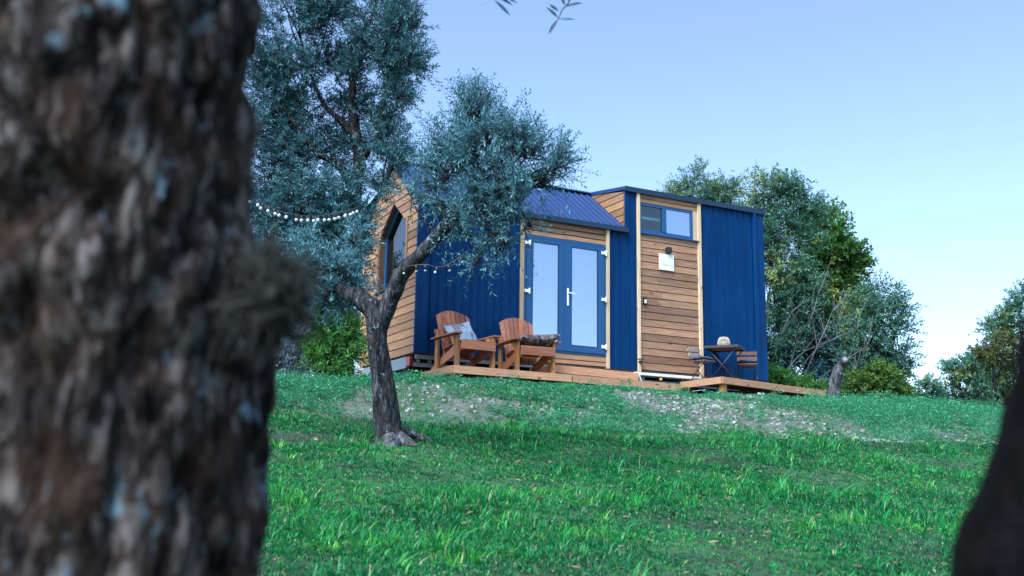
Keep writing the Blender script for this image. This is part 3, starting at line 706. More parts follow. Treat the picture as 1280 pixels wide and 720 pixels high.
b = MB(); b.ball((4.83, -.01, -.135), .032, 10, 6); b.build('side_marker', M['amber'], ch, True)
MB().box(.1, L_-.1, W_H-.16, W_H-.13, -.75, -.03).build('shade_sheet', M['dark'], house); MB().box(L_-.07, L_-.04, .22, W_H-.17, -.75, -.03).build('shade_sheet', M['dark'], house); MB().box(.10, .13, .30, W_H-.02, -1.1, -.05).build('shade_sheet', M['dark'], house)  # black sheets added: hide the sky and stand in for shade under the floor
# sign beside the lamp
sg = MB().box(4.808, 5.142, -.035, -.02, 1.90, 2.205).build('sign', M['signboard'], None, bevel=.003)
tag(sg, 'square white sign with teal handwriting fixed to the plank wall under a black lamp', 'sign')
def stroke(b, pts, r=.0028):
    pts = spline([(4.808+u*.334, -.0365, 1.90+v*.305) for u, v in pts], 5); b.tube(pts, r, 5)
b = MB()
stroke(b, [(.30,.42),(.24,.46),(.20,.40),(.27,.36),(.28,.29),(.20,.28)]); stroke(b, [(.31,.52),(.33,.40),(.32,.28)]); stroke(b, [(.32,.33),(.38,.38),(.41,.33),(.42,.28)])
stroke(b, [(.54,.36),(.48,.38),(.45,.32),(.50,.28),(.54,.36),(.56,.28)]); stroke(b, [(.59,.37),(.60,.28)]); stroke(b, [(.60,.33),(.64,.37),(.67,.36)])
stroke(b, [(.70,.37),(.70,.28)], .003); stroke(b, [(.73,.36),(.74,.28)]); stroke(b, [(.74,.33),(.78,.37),(.81,.33),(.82,.28)]); stroke(b, [(.91,.36),(.86,.36),(.86,.30),(.91,.32),(.92,.22),(.86,.16),(.82,.18)])
b.build('lettering', M['teal_ink'], sg)
b = MB(); stroke(b, [(.25,.55),(.25,.70),(.36,.82),(.48,.70),(.47,.56)], .003); stroke(b, [(.55,.52),(.66,.60),(.68,.76),(.57,.70),(.56,.56)], .003); stroke(b, [(.36,.55),(.38,.66),(.43,.55)], .003)
b.build('emblem', M['pink_ink'], sg)

# ------------------------------------------------------------------ decks
def deck(name, label, fl, fr, bl, br, z, thick, seam=None, posts=(), zbias=0):
    """four corners (x, y, z of the top), boards run along x"""
    e = tag(empty(name, (fl[0], fl[1], gz1(fl[0], fl[1]))), label, 'deck')
    fl, fr, bl, br = [Vector(p) for p in (fl, fr, bl, br)]
    b = MB(); n = max(3, int((bl-fl).length/.125))
    for i in range(n):
        t0 = i/n; t1 = (i+1)/n-.006
        a, c, d, g = fl.lerp(bl, t0), fr.lerp(br, t0), fr.lerp(br, t1), fl.lerp(bl, t1)
        dz = Vector((0, 0, -.025)); b.add([a+dz, c+dz, d+dz, g+dz, a, c, d, g], [(3,2,1,0), (4,5,6,7), (0,1,5,4), (1,2,6,5), (2,3,7,6), (3,0,4,7)])
    b.build('floor_board', M['deck'], e)
    up = Vector((0, 0, 1)); out = (fl-bl).normalized()*.024
    cuts = [0]+([seam] if seam else [])+[1]
    for s0, s1 in zip(cuts[:-1], cuts[1:]):
        p, q = fl.lerp(fr, s0), fl.lerp(fr, s1-(.004 if s1 < 1 else 0))
        MB().add([p-up*thick, q-up*thick, q-up*thick+out, p-up*thick+out, p+up*.004, q+up*.004, q+up*.004+out, p+up*.004+out],
                 [(0,1,2,3), (7,6,5,4), (4,5,1,0), (5,6,2,1), (6,7,3,2), (7,4,0,3)]).build('edge_board', M['deck'], e, bevel=.003)
    for p, q, s in ((fl, bl, -1), (fr, br, 1)):
        o2 = (fr-fl).normalized()*.024*s
        MB().add([p-up*thick, q-up*thick, q-up*thick+o2, p-up*thick+o2, p+up*.003, q+up*.003, q+up*.003+o2, p+up*.003+o2],
                 [(0,1,2,3), (7,6,5,4), (4,5,1,0), (5,6,2,1), (6,7,3,2), (7,4,0,3)]).build('edge_board', M['deck'], e, bevel=.003)
    for t, s in posts:
        p = fl.lerp(fr, t).lerp(bl.lerp(br, t), s); zg = gz1(p.x, p.y)-.1
        MB().box(p.x-.045, p.x+.045, p.y-.045, p.y+.045, zg, p.z-thick*.25).build('post', M['chairleg'], e)
    return e
PS = [(t, s) for t in (.03, .5, .97) for s in (.08, .9)]
deck('chair_deck', 'low timber deck under the two wooden armchairs', (.13, -1.25, -.335), (2.2, -1.25, -.345), (.13, -.06, -.335), (2.2, -.06, -.345), 0, .115, None, PS)
deck('door_deck', 'lower timber deck continuing in front of the glass door step', (2.23, -1.25, -.347), (4.35, -1.25, -.365), (2.23, -.02, -.347), (4.35, -.02, -.365), 0, .115, None, PS)
deck('door_step', 'raised timber step directly below the glass doors', (2.12, -.80, -.14), (3.78, -.80, -.168), (2.12, -.05, -.14), (3.78, -.05, -.168), 0, .125, None, [(.06, .1), (.94, .1), (.06, .9), (.94, .9)])
deck('bistro_deck', 'raised timber deck carrying the folding table and chairs', (5.27, -1.20, -.168), (7.97, -.86, -.226), (5.23, -.08, -.168), (8.09, .12, -.226), 0, .115, None, [(.03, .06), (.5, .06), (.95, .06), (.03, .9), (.5, .9), (.95, .9)])

# ------------------------------------------------------------------ wooden armchairs
def armchair(loc, rz, label):
    e = tag(empty('adirondack_chair', loc, rz), label, 'chair', 'wooden armchairs on the deck')
    def B(b, name, mat, bev=.004): return b.build(name, mat, e, bevel=bev, local=True)
    for s in (-1, 1):
        x = .315*s
        B(MB().box(x-.022, x+.022, -.46, -.355, 0, .505), 'front_leg', M['chairleg'])
        B(MB().box(x-.022, x+.022, .20, .285, 0, .66), 'rear_post', M['chairleg'])
        B(MB().prism([(x-.04, -.36, .50), (x-.04, -.24, .50), (x-.04, -.355, .34)], (.03, 0, 0)), 'arm_bracket', M['chairleg'])
        B(MB().prism([(.265*s-.016, -.50, .37), (.265*s-.016, -.50, .27), (.265*s-.016, .46, .0), (.265*s-.016, .52, .0), (.265*s-.016, .50, .06), (.265*s-.016, -.30, .385)], (.032, 0, 0)), 'side_rail', M['chair'])
        xa = .345*s
        B(MB().add([(xa-.065, -.52, .508), (xa+.065, -.52, .508), (xa+.065, -.05, .503), (xa+.03, .33, .498), (xa-.05, .33, .498), (xa-.065, -.05, .503),
                    (xa-.065, -.52, .532), (xa+.065, -.52, .532), (xa+.065, -.05, .528), (xa+.03, .33, .523), (xa-.05, .33, .523), (xa-.065, -.05, .528)],
                   [(5,4,3,2,1,0), (6,7,8,9,10,11)]+[(i, (i+1) % 6, 6+(i+1) % 6, 6+i) for i in range(6)]), 'armrest', M['chair'])
    b = MB()
    ys = [-.515, -.41, -.305, -.20, -.095, .01]
    def rz_(y): return .39-.155*(y+.30)*(1 if y > -.30 else .25)
    for y in ys:
        y1 = y+.098; b.add([(-.29, y, rz_(y)), (.29, y, rz_(y)), (.29, y1, rz_(y1)), (-.29, y1, rz_(y1)), (-.29, y, rz_(y)+.022), (.29, y, rz_(y)+.022), (.29, y1, rz_(y1)+.022), (-.29, y1, rz_(y1)+.022)],
                           [(3,2,1,0), (4,5,6,7), (0,1,5,4), (1,2,6,5), (2,3,7,6), (3,0,4,7)])
    B(b, 'seat', M['chair_x'])
    B(MB().box(-.30, .30, -.535, -.512, .275, .405), 'front_apron', M['chair_x'])
    b = MB(); nb = 7
    for i in range(nb):
        u = -1+2*i/(nb-1); xb = u*.235; xt = u*.268; wb, wt_ = .0338, .0388; top = 1.01-.075*u*u
        y0, z0 = .07, .20; dy = .30/.8
        yt = y0+(top-z0)*dy; yt2 = y0+(top-.012-z0)*dy
        cv = .02*u*u
        tl_, tr_ = 1.01-.085*(u-.155)**2, 1.01-.085*(u+.155)**2
        b.add([(xb-wb, y0, z0), (xb+wb, y0, z0), (xt+wt_, yt-cv, tr_), (xt-wt_, yt-cv, tl_),
               (xb-wb, y0+.02, z0), (xb+wb, y0+.02, z0), (xt+wt_, yt+.02-cv, tr_), (xt-wt_, yt+.02-cv, tl_)],
              [(0,1,2,3), (7,6,5,4), (1,0,4,5), (2,1,5,6), (3,2,6,7), (0,3,7,4)])
    B(b, 'backrest', M['chair'])
    B(MB().box(-.36, .36, .262, .285, .60, .665), 'back_rail', M['chair_x'])
    B(MB().box(-.27, .27, .12, .145, .20, .28), 'lower_rail', M['chair_x'])
    return e
c1 = armchair((.545, -.66, -.333), math.radians(4), 'wooden slatted armchair with a checked pillow, nearer the planked gable')
c2 = armchair((1.66, -.66, -.341), math.radians(-3), 'wooden slatted armchair holding a dark furry cushion, in front of the door trim')
def pillow_mesh(name, sx, sy, t, mat, curl=0.0, nx_=22):
    V = []; F = []
    for side in (1, -1):
        for j in range(nx_+1):
            for i in range(nx_+1):
                u = -1+2*i/nx_; v = -1+2*j/nx_
                e = max(0, (1-abs(u)**2.4))*max(0, (1-abs(v)**2.4))
                px = sx*u*(1-.07*(1-v*v)); py = sy*v*(1-.07*(1-u*u))
                h = t*e**.55*side*(1+.12*math.sin(5*u+2*v)+.08*math.sin(9*v+u*3))
                V.append((px, py, h+curl*u*u*abs(u)*(1.0 if u > 0 else .35)+.006*math.sin(11*u)*math.sin(7*v)))
    n = nx_+1
    for s in (0, 1):
        o = s*n*n
        for j in range(nx_):
            for i in range(nx_):
                q = (o+j*n+i, o+j*n+i+1, o+(j+1)*n+i+1, o+(j+1)*n+i); F.append(q if s == 0 else q[::-1])
    b = MB(); b.add(V, F, .5); return b.build(name, mat, None, True)
p1 = pillow_mesh('pillow', .25, .24, .085, M['patch'])
p1.location = (.60, -.58, .30); p1.rotation_euler = (math.radians(64), 0, math.radians(6))
p1.location = (.575, -.60, .235); p1.rotation_euler = (math.radians(62), math.radians(-14), math.radians(8))
tag(p1, 'pale blue and brown checked pillow leaning on the backrest of the armchair', 'pillow')
p2 = pillow_mesh('seat_cushion', .34, .26, .105, M['fur'], .09)
p2.location = (1.71, -.95, .185); p2.rotation_euler = (math.radians(-3), math.radians(-3), math.radians(-3))
tag(p2, 'dark mottled furry cushion lying across the front of the armchair seat', 'cushion')

# ------------------------------------------------------------------ bistro set
def bistro_chair(loc, rz, sc, label, slat):
    e = tag(empty('folding_chair', loc, rz), label, 'chair', 'folding bistro chairs beside the table')
    k = lambda *p: tuple(v*sc for v in p)
    b = MB()
    for s in (-1, 1):
        x = .19*s
        b.tube([k(x, -.20, 0), k(x, .02, .30), k(x, .20, .56), k(x, .27, .82)], .011*sc, 8)
        b.tube([k(x*.9, .22, 0), k(x*.9, -.19, .45)], .011*sc, 8)
    b.tube([k(-.19, .10, .42), k(.19, .10, .42)], .009*sc, 6); b.tube([k(-.17, .15, .08), k(.17, .15, .08)], .009*sc, 6); b.tube([k(-.19, -.14, .08), k(.19, -.14, .08)], .009*sc, 6)
    b.build('frame', M['dark'], e, True, local=True)
    b = MB()
    for i in range(5): y = -.22+i*.085; b.add([k(-.2, y, .45), k(.2, y, .45), k(.2, y+.07, .45), k(-.2, y+.07, .45), k(-.2, y, .468), k(.2, y, .468), k(.2, y+.07, .468), k(-.2, y+.07, .468)], [(3,2,1,0), (4,5,6,7), (0,1,5,4), (1,2,6,5), (2,3,7,6), (3,0,4,7)])
    b.build('seat', M['bistro_wood'], e, local=True)
    b = MB()
    for z, y in ((.62, .205), (.74, .235)):
        b.bar(k(-.215, y, z), k(.215, y, z), .016*sc, .075*sc, (0, -.2, 1))
    b.build('backrest', slat, e, bevel=.003, local=True)
    return e
def on_deck(x, y): return -.168-.054*(x-5.25)/2.5+.004
lc = (5.47, -.40); rc = (6.50, -.42)
bistro_chair((lc[0], lc[1], on_deck(*lc)), math.radians(14), .80, 'folding chair with back slats coloured pale as if lit, left of the bistro table', M['bistro_lit'])
bistro_chair((rc[0], rc[1], on_deck(*rc)), math.radians(-38), .86, 'folding chair with brown back slats, right of the bistro table', M['bistro_wood'])
for (x, y), rz, sc, lab in ((lc, 14, .80, 'flat navy cushion on the left-hand folding chair'), (rc, -38, .86, 'flat navy cushion on the brown-backed folding chair')):
    q = pillow_mesh('chair_cushion', .215*sc, .205*sc, .045, M['cushion_navy'], 0, 12)
    q.location = (x, y, on_deck(x, y)+.468*sc+.040); q.rotation_euler = (0, 0, math.radians(rz)); tag(q, lab, 'cushion', 'seat cushions of the folding chairs')
tx, ty = 5.98, -.42; tz = on_deck(tx, ty)
tb = tag(empty('bistro_table', (tx, ty, tz), math.radians(38)), 'small square folding table with dark slatted top and crossed metal legs', 'table')
b = MB()
for i in range(6): x = -.30+i*.102; b.box(x, x+.092, -.30, .30, .655, .675)
b.build('tabletop', M['bistro_wood'], tb, local=True)
b = MB()
for s in (-1, 1): b.box(.30*s-.012, .30*s+.012, -.312, .312, .63, .672); b.box(-.288, .288, .30*s-.012, .30*s+.012, .63, .672)
b.build('table_frame', M['dark'], tb, local=True)
for s in (-1, 1):
    for q in (-1, 1):
        MB().tube([(.23*s, -.27*q, 0), (.25*s-.01*q*s, .27*q, .64)], .0105, 8).build('leg', M['dark'], tb, True, local=True)
for yq, zq in ((-.2, .1), (.2, .1)): MB().tube([(-.23, yq, zq), (.23, yq, zq)], .008, 6).build('stretcher', M['dark'], tb, True, local=True)
ln = tag(empty('lantern', (tx-.02, ty, tz+.677)), 'pale slatted lantern standing on the bistro table', 'lantern')
b = MB()
for k in range(22):
    a = 2*PI*k/22; c, s = math.cos(a), math.sin(a)
    b.tube([(.095*c, .095*s, 0), (.112*c, .112*s, .06), (.098*c, .098*s, .13), (.072*c, .072*s, .175)], .0075, 5)
for r_, z in ((.095, .006), (.112, .06), (.072, .175)):
    b.tube([(r_*math.cos(2*PI*k/20), r_*math.sin(2*PI*k/20), z) for k in range(21)], .006, 5)
b.build('slat_cage', M['wick'], ln, local=True)
MB().lathe((0, 0, .004), [(.088, 0), (.088, .006)], 16).build('base', M['wick'], ln, local=True)
MB().lathe((0, 0, .012), [(.04, 0), (.042, .08), (.036, .088), (.004, .09)], 14).build('candle', M['candle'], ln, True, local=True)
# ------------------------------------------------------------------ trees
def trunk_disp(seed, amt=.16, flare=0.0, lobes=5, fine=.06):
    def f(p, d, a, t, R):
        q = p+d*R
        v = 1+amt*nz((q[0]*3+seed, q[1]*3, q[2]*1.1))+fine*nz((q[0]*14+seed, q[1]*14, q[2]*4))
        if flare: v += flare*max(0, 1-t*7)**2*(1+.9*math.sin(a*lobes+seed))
        return v
    return f
def limb(V, F, pts, rads, n=10, seg=7, disp=None):
    P = spline(pts, seg); R = np.interp(np.linspace(0, 1, len(P)), np.linspace(0, 1, len(rads)), rads)
    v, f = tube_geo(P, R, n, disp); b = len(V); V += [tuple(x) for x in v]; F += [tuple(b+i for i in q) for q in f]
def wood(name, limbs, mat, parent, disp=None, n=10, seg=7):
    V, F = [], []
    for pts, rads in limbs: limb(V, F, pts, rads, n, seg, disp)
    b = MB(); b.add(V, F, .5); return b.build(name, mat, parent, True)
def rand_ball(n, shell=1/2.4):
    v = unit(RNG.normal(0, 1, (n, 3))); return v*(RNG.random(n)**shell)[:, None]
def crown(parent, clumps, leaf_mat, twig_mat=None, twigs=60, tlen=(.18, .38), pairs=9, leaf=(.045, .065), lw=.22, up=.35, sub=7, subr=.42, centre=None, droop=.15, out_w=.8, branch_to=None, branch_mat=None, br=.02, name='crown'):
    """clumps: (centre, radii (3), weight). Leaves sit in pairs along many twigs."""
    Ps, Ds, rn = [], [], []
    twV, twF = [], []
    for c, rad, wgt in clumps:
        c = np.asarray(c, float); rad = np.broadcast_to(np.asarray(rad, float), (3,))
        sc = c+rand_ball(sub)*rad*.75; n = int(twigs*wgt)
        pick = RNG.integers(0, sub, n); p0 = sc[pick]+rand_ball(n, .45)*rad*subr
        tone = RNG.random(sub)[pick]
        o = unit((p0-c)/rad)
        if centre is not None: o = unit(o+.6*unit(p0-np.asarray(centre)))
        d = unit(o*out_w+np.array([0, 0, up])+RNG.normal(0, .55, (n, 3)))
        Lt = RNG.uniform(tlen[0], tlen[1], n)
        Ps.append(p0); Ds.append(np.concatenate([d, Lt[:, None]], 1)); rn.append(tone)
        if branch_to is not None:
            root = np.asarray(branch_to[int(np.argmin([np.linalg.norm(np.asarray(q)-c) for q in branch_to]))], float)
            mid = (root+c)/2+RNG.normal(0, .08, 3)*np.linalg.norm(c-root)
            limb(twV, twF, [root, mid, c], [br, br*.75, br*.5], 6, 5)
            for s in sc:
                m2 = (c+s)/2+RNG.normal(0, .05, 3)*np.linalg.norm(s-c)
                limb(twV, twF, [c, m2, s, s+(s-c)*.25], [br*.5, br*.38, br*.25, br*.12], 5, 3)
    P = np.concatenate(Ps); D4 = np.concatenate(Ds); tone = np.concatenate(rn); D = D4[:, :3]; Lt = D4[:, 3]; n = len(P)
    # twig bend
    t = np.linspace(.08, 1.0, pairs)
    side = unit(np.cross(D, RNG.normal(0, 1, (n, 3)))); side2 = np.cross(D, side)
    pos = P[:, None]+D[:, None]*(Lt[:, None]*t)[..., None]+np.array([0, 0, -1.0])*(droop*Lt[:, None]*t**2)[..., None]
    sgn = []; allP, allD, allT = [], [], []
    for k in range(2):
        rot = (np.arange(pairs) % 2)[None, :, None]
        s = np.where(rot == 0, side[:, None], side2[:, None])*(1 if k == 0 else -1)
        a = RNG.uniform(.6, 1.05, (n, pairs, 1)); dd = unit(D[:, None]*np.cos(a)+s*np.sin(a)+RNG.normal(0, .22, (n, pairs, 3)))
        allP.append(pos.reshape(-1, 3)); allD.append(dd.reshape(-1, 3)); allT.append(np.repeat(tone, pairs))
    LP = np.concatenate(allP); LD = np.concatenate(allD); T = np.concatenate(allT); N = len(LP)
    keep = RNG.random(N) < .9; LP, LD, T = LP[keep], LD[keep], T[keep]; N = len(LP)
    L = RNG.uniform(leaf[0], leaf[1], N); Nn = unit(np.array([0, 0, .8])+RNG.normal(0, .75, (N, 3)))
    r = np.clip(.55*T+.45*RNG.random(N), 0, 1)
    o = leaf_mesh(name, LP, LD, Nn, L, L*lw*RNG.uniform(.8, 1.2, N), leaf_mat, parent, r)
    # twig stems: three-sided slivers
    tw = .003 if tlen[1] < .4 else .0045
    q = [unit(np.cross(D, RNG.normal(0, 1, (n, 3)))) for _ in range(1)][0]; q2 = np.cross(D, q)
    base = [P-D*.05+q*tw, P-D*.05-q*tw*.5+q2*tw*.87, P-D*.05-q*tw*.5-q2*tw*.87]
    e = P+D*Lt[:, None]*.95+np.array([0, 0, -1.0])*(droop*Lt*.9)[:, None]
    TV = np.stack(base+[e], 1).reshape(-1, 3); tb_ = (np.arange(n)*4)[:, None]
    TL = tb_+np.array([[0, 1, 3, 1, 2, 3, 2, 0, 3]])
    V = np.concatenate([TV, np.array(twV).reshape(-1, 3)]) if twV else TV
    loops = np.concatenate([TL.ravel(), np.array([4*n+i for f in twF for i in f], int)]) if twF else TL.ravel()
    tot = np.concatenate([np.full(3*n, 3), np.array([len(f) for f in twF], int)]) if twF else np.full(3*n, 3)
    np_mesh('branches', V, loops, tot, branch_mat or M['twig'], parent, RNG.random(len(V)), True)
    return o
def cl(px, py, D, rpx, w=1.0, sq=(1, 1, 1)):
    r = rpx/F_PX*D; return (at(px, py, D), (r*sq[0], r*sq[1], r*sq[2]), w)

# --- leaning olive on the lawn
bx, by = TREE1[0], TREE1[1]
t1 = tag(empty('olive_tree', (bx, by, gz1(bx, by))), 'small forked olive tree on the lawn leaning in front of the house', 'olive tree')
A = lambda px, py, D=10.7: tuple(at(px, py, D))
fork = A(470, 392)
base = np.array(A(489, 560)); base[2] = gz1(base[0], base[1])-.12
wood('trunk', [([tuple(base), A(483, 520), A(478, 470), A(472, 425), fork, A(455, 378), A(438, 366)], [.14, .118, .107, .105, .110, .09, .07])], M['olive_bark'], t1, trunk_disp(3.1, .22, .38, 5, .12), 40, 14)
wood('limb', [([A(470, 410), A(484, 384, 10.65), A(494, 362, 10.6), A(500, 345, 10.55), A(522, 322, 10.45), A(546, 296, 10.35), A(566, 272, 10.3), A(582, 255, 10.3)], [.11, .088, .08, .076, .07, .066, .06, .045])], M['olive_bark'], t1, trunk_disp(7.7, .25, 0, 5, .12), 22, 10)
wood('limb', [([A(446, 372), A(428, 362, 10.8), A(412, 346, 10.9), A(396, 328, 11), A(386, 308, 11.1)], [.085, .062, .045, .03, .012]), ([A(420, 357, 10.85), A(408, 372, 10.9), A(402, 392, 11)], [.045, .035, .02])], M['olive_bark'], t1, trunk_disp(1.7, .25, 0, 5, .12), 18, 9)
wood('root', [([A(491, 544), A(507, 553, 10.6), A(521, 561, 10.55), A(531, 568, 10.5)], [.09, .065, .045, .02]), ([A(483, 553), A(475, 561, 10.5), A(465, 570, 10.4)], [.085, .06, .02]), ([A(489, 544), A(491, 562, 10.45), A(499, 576, 10.35)], [.09, .07, .02]),
              ([A(496, 539), A(511, 541, 10.9), A(536, 553, 11), A(547, 558, 11)], [.08, .055, .04, .02])], M['grey_bark'], t1, trunk_disp(5.5, .35, 0, 5, .2), 16, 8)
CT = A(610, 240, 10.3)
rts = [A(566, 272, 10.3), A(582, 255, 10.3), A(600, 230, 10.3), A(640, 230, 10.2), A(545, 296, 10.35)]
wood('limb', [([A(578, 258, 10.3), A(600, 230, 10.3), A(610, 190, 10.35), A(606, 150, 10.4)], [.06, .045, .03, .012]), ([A(582, 256, 10.3), A(610, 240, 10.2), A(640, 230, 10.2), A(680, 210, 10.15)], [.055, .04, .03, .012]),
              ([A(560, 280, 10.3), A(552, 262, 10.4), A(545, 235, 10.5), A(552, 190, 10.5)], [.04, .03, .022, .01]), ([A(582, 258, 10.3), A(612, 270, 10.2), A(630, 300, 10.1), A(612, 330, 10.05)], [.03, .024, .018, .008])],
     M['olive_bark'], t1, None, 8, 8)
c_ = [cl(601, 148, 10.4, 24, 1.0), cl(588, 130, 10.5, 13, .35), cl(562, 176, 10.5, 25, .8), cl(640, 168, 10.2, 25, .8), cl(598, 192, 10.3, 34, 1.5), cl(656, 198, 10.1, 28, 1.0), cl(692, 206, 10.0, 15, .4), cl(680, 228, 10.1, 20, .5),
      cl(562, 218, 10.4, 28, .9), cl(622, 230, 10.1, 34, 1.2), cl(540, 236, 10.5, 17, .26), cl(512, 238, 10.6, 12, .10), cl(600, 258, 10.2, 26, .7), cl(640, 260, 10.1, 24, .55), cl(612, 292, 10.0, 20, .32), cl(600, 322, 10.0, 13, .16), cl(634, 300, 9.95, 13, .14), cl(572, 268, 10.1, 12, .14),
      cl(664, 282, 10.1, 12, .12), cl(586, 294, 10.2, 12, .12), cl(554, 250, 10.2, 15, .18)]
crown(t1, c_, M['olive_leaf'], twigs=118, tlen=(.14, .40), up=.5, pairs=11, leaf=(.040, .062), lw=.25, sub=7, subr=.39, centre=CT, branch_to=rts, branch_mat=M['olive_bark_far'], br=.014)
crown(t1, [cl(425, 345, 10.9, 26, .8), cl(398, 335, 11, 26, .8), cl(410, 372, 10.9, 17, .4), cl(440, 300, 11.4, 18, .35), cl(380, 355, 11, 22, .5), cl(384, 312, 11.1, 18, .4)], M['olive_leaf'], twigs=150, tlen=(.14, .30), pairs=10, leaf=(.042, .066), lw=.27, sub=8, subr=.5, centre=A(430, 370), branch_to=[A(412, 350, 10.9), A(398, 330, 11)], branch_mat=M['olive_bark_far'], br=.012, name='side_crown')

# --- tall olive beside the gable
D2 = 15.6
b2 = at(428, 458, D2); b2[2] = gz1(b2[0], b2[1])
t2 = tag(empty('olive_tree', tuple(b2)), 'tall olive tree with a wide crown beside the planked gable', 'olive tree')
A2 = lambda px, py, D=D2: tuple(at(px, py, D))
bb = b2.copy(); bb[2] -= .1
wood('trunk', [([tuple(bb), A2(426, 420), A2(424, 385), A2(432, 340), A2(440, 300), A2(442, 262)], [.19, .16, .15, .14, .13, .115])], M['olive_bark_far'], t2, trunk_disp(2.2, .22, .3, 5, .1), 20, 9)
wood('limb', [([A2(442, 265), A2(444, 235), A2(450, 205), A2(446, 172), A2(440, 120), A2(452, 60)], [.105, .095, .09, .07, .05, .02]), ([A2(443, 240), A2(430, 215, 15.5), A2(412, 200, 15.4), A2(395, 190, 15.3), A2(365, 150, 15.2)], [.085, .065, .05, .04, .02]),
              ([A2(446, 172), A2(425, 150), A2(405, 130), A2(385, 85)], [.05, .045, .035, .015]), ([A2(442, 275), A2(415, 262, 15.3), A2(385, 270, 15.1), A2(350, 262, 15)], [.06, .05, .04, .02]), ([A2(450, 205), A2(470, 170, 15.4), A2(480, 120, 15.4), A2(492, 70, 15.4)], [.05, .04, .03, .012]),
              ([A2(440, 290), A2(460, 262, 15.2), A2(478, 235, 15.2), A2(492, 205, 15.2)], [.045, .035, .02, .012])], M['olive_bark_far'], t2, trunk_disp(4.4, .2, 0, 5, .08), 12, 8)
c2_ = [cl(360, 20, 15.6, 45, 1.3), cl(415, 10, 15.7, 40, 1.1), cl(465, 18, 15.5, 38, 1.0), cl(500, 30, 15.4, 28, .7), cl(505, 75, 15.4, 26, .75), cl(470, 75, 15.6, 36, .95), cl(420, 75, 15.8, 42, 1.0), cl(365, 80, 15.5, 42, 1.1), cl(335, 110, 15.4, 36, .9),
       cl(475, 130, 15.5, 32, .8), cl(430, 135, 15.8, 34, .7), cl(385, 140, 15.6, 38, .9), cl(345, 165, 15.4, 38, 1.0), cl(500, 120, 15.4, 20, .35), cl(465, 180, 15.5, 26, .5), cl(486, 186, 15.3, 22, .4), cl(410, 185, 15.9, 34, .7), cl(370, 205, 15.3, 40, 1.1), cl(335, 220, 15.2, 36, 1.0),
       cl(500, 200, 15.2, 13, .12), cl(462, 225, 15.2, 24, .45), cl(420, 240, 15.2, 34, .9), cl(385, 250, 15.0, 40, 1.1), cl(345, 270, 15.0, 38, 1.1), cl(440, 275, 15.0, 24, .6), cl(420, 295, 14.9, 36, 1.0), cl(380, 305, 14.9, 40, 1.1), cl(345, 325, 14.9, 36, 1.0), cl(432, 320, 14.9, 22, .5), cl(400, 345, 15.0, 34, .9), cl(360, 365, 15, 34, .8), cl(430, 350, 15.1, 22, .4),
       cl(300, 60, 15.4, 50, .9), cl(290, 160, 15.3, 50, .9), cl(290, 260, 15.1, 50, .8), cl(400, -50, 15.6, 55, .9), cl(470, -45, 15.6, 45, .7), cl(330, -40, 15.5, 50, .7)]
rt2 = [A2(444, 235), A2(446, 172), A2(440, 120), A2(412, 200, 15.4), A2(395, 190, 15.3), A2(405, 130), A2(385, 270, 15.1), A2(350, 262, 15), A2(480, 120, 15.4), A2(478, 235, 15.2), A2(442, 290), A2(365, 150, 15.2), A2(385, 85)]
crown(t2, c2_, M['olive_leaf2'], twigs=200, tlen=(.18, .40), pairs=11, leaf=(.055, .082), lw=.25, sub=7, subr=.46, centre=A2(410, 170), branch_to=rt2, branch_mat=M['olive_bark_far'], br=.016)

# --- string lights
def light_string(label, pts, gaps, D_bulb=.032, seedv=1):
    P = spline(pts, 14); e = tag(empty('string_light', tuple(P[0])), label, 'string light', 'strings of garden bulbs')
    MB().tube(P, .006, 6).build('cable', M['cable'], e, True)
    d = np.concatenate([[0], np.cumsum(np.linalg.norm(np.diff(P, axis=0), axis=1))])
    rs = random.Random(seedv)
    for g in gaps:
        q = np.array([np.interp(g*d[-1], d, P[:, i]) for i in range(3)]); q[2] -= .02
        sx, sy = rs.uniform(-.02, .02), rs.uniform(-.02, .02)
        s = MB(); s.tube([q+np.array([0, 0, .018]), q+np.array([sx*.5, sy*.5, -.022])], .011, 7); so_ = s.build('socket', M['cable'], e, True)
        bl = MB(); bl.ball((q[0]+sx, q[1]+sy, q[2]-.022-D_bulb*.8), D_bulb, 10, 7, None, 1.1); bl.build('bulb', M['bulb'], so_, True)
light_string('string of white bulbs sagging across the tall olive crown', [at(296, 238, 12.9), at(322, 251, 12.9), at(350, 264, 12.9), at(385, 270, 13.0), at(420, 267, 13.2), at(450, 258, 13.7)],
             [.05, .10, .15, .19, .235, .27, .30, .35, .42, .455, .49, .53, .565, .60, .64, .685, .70, .735, .78, .81, .85, .90, .96], .021, 3)
light_string('short string of white bulbs hanging from the forked olive over the blue wall', [at(500, 336, 10.35), at(516, 332, 10.2), at(533, 331, 10.1), at(546, 334, 10.1), at(558, 332, 10.1), at(574, 322, 10.1), at(588, 312, 10.1)], [.08, .30, .43, .57, .70, .86], .012, 5)

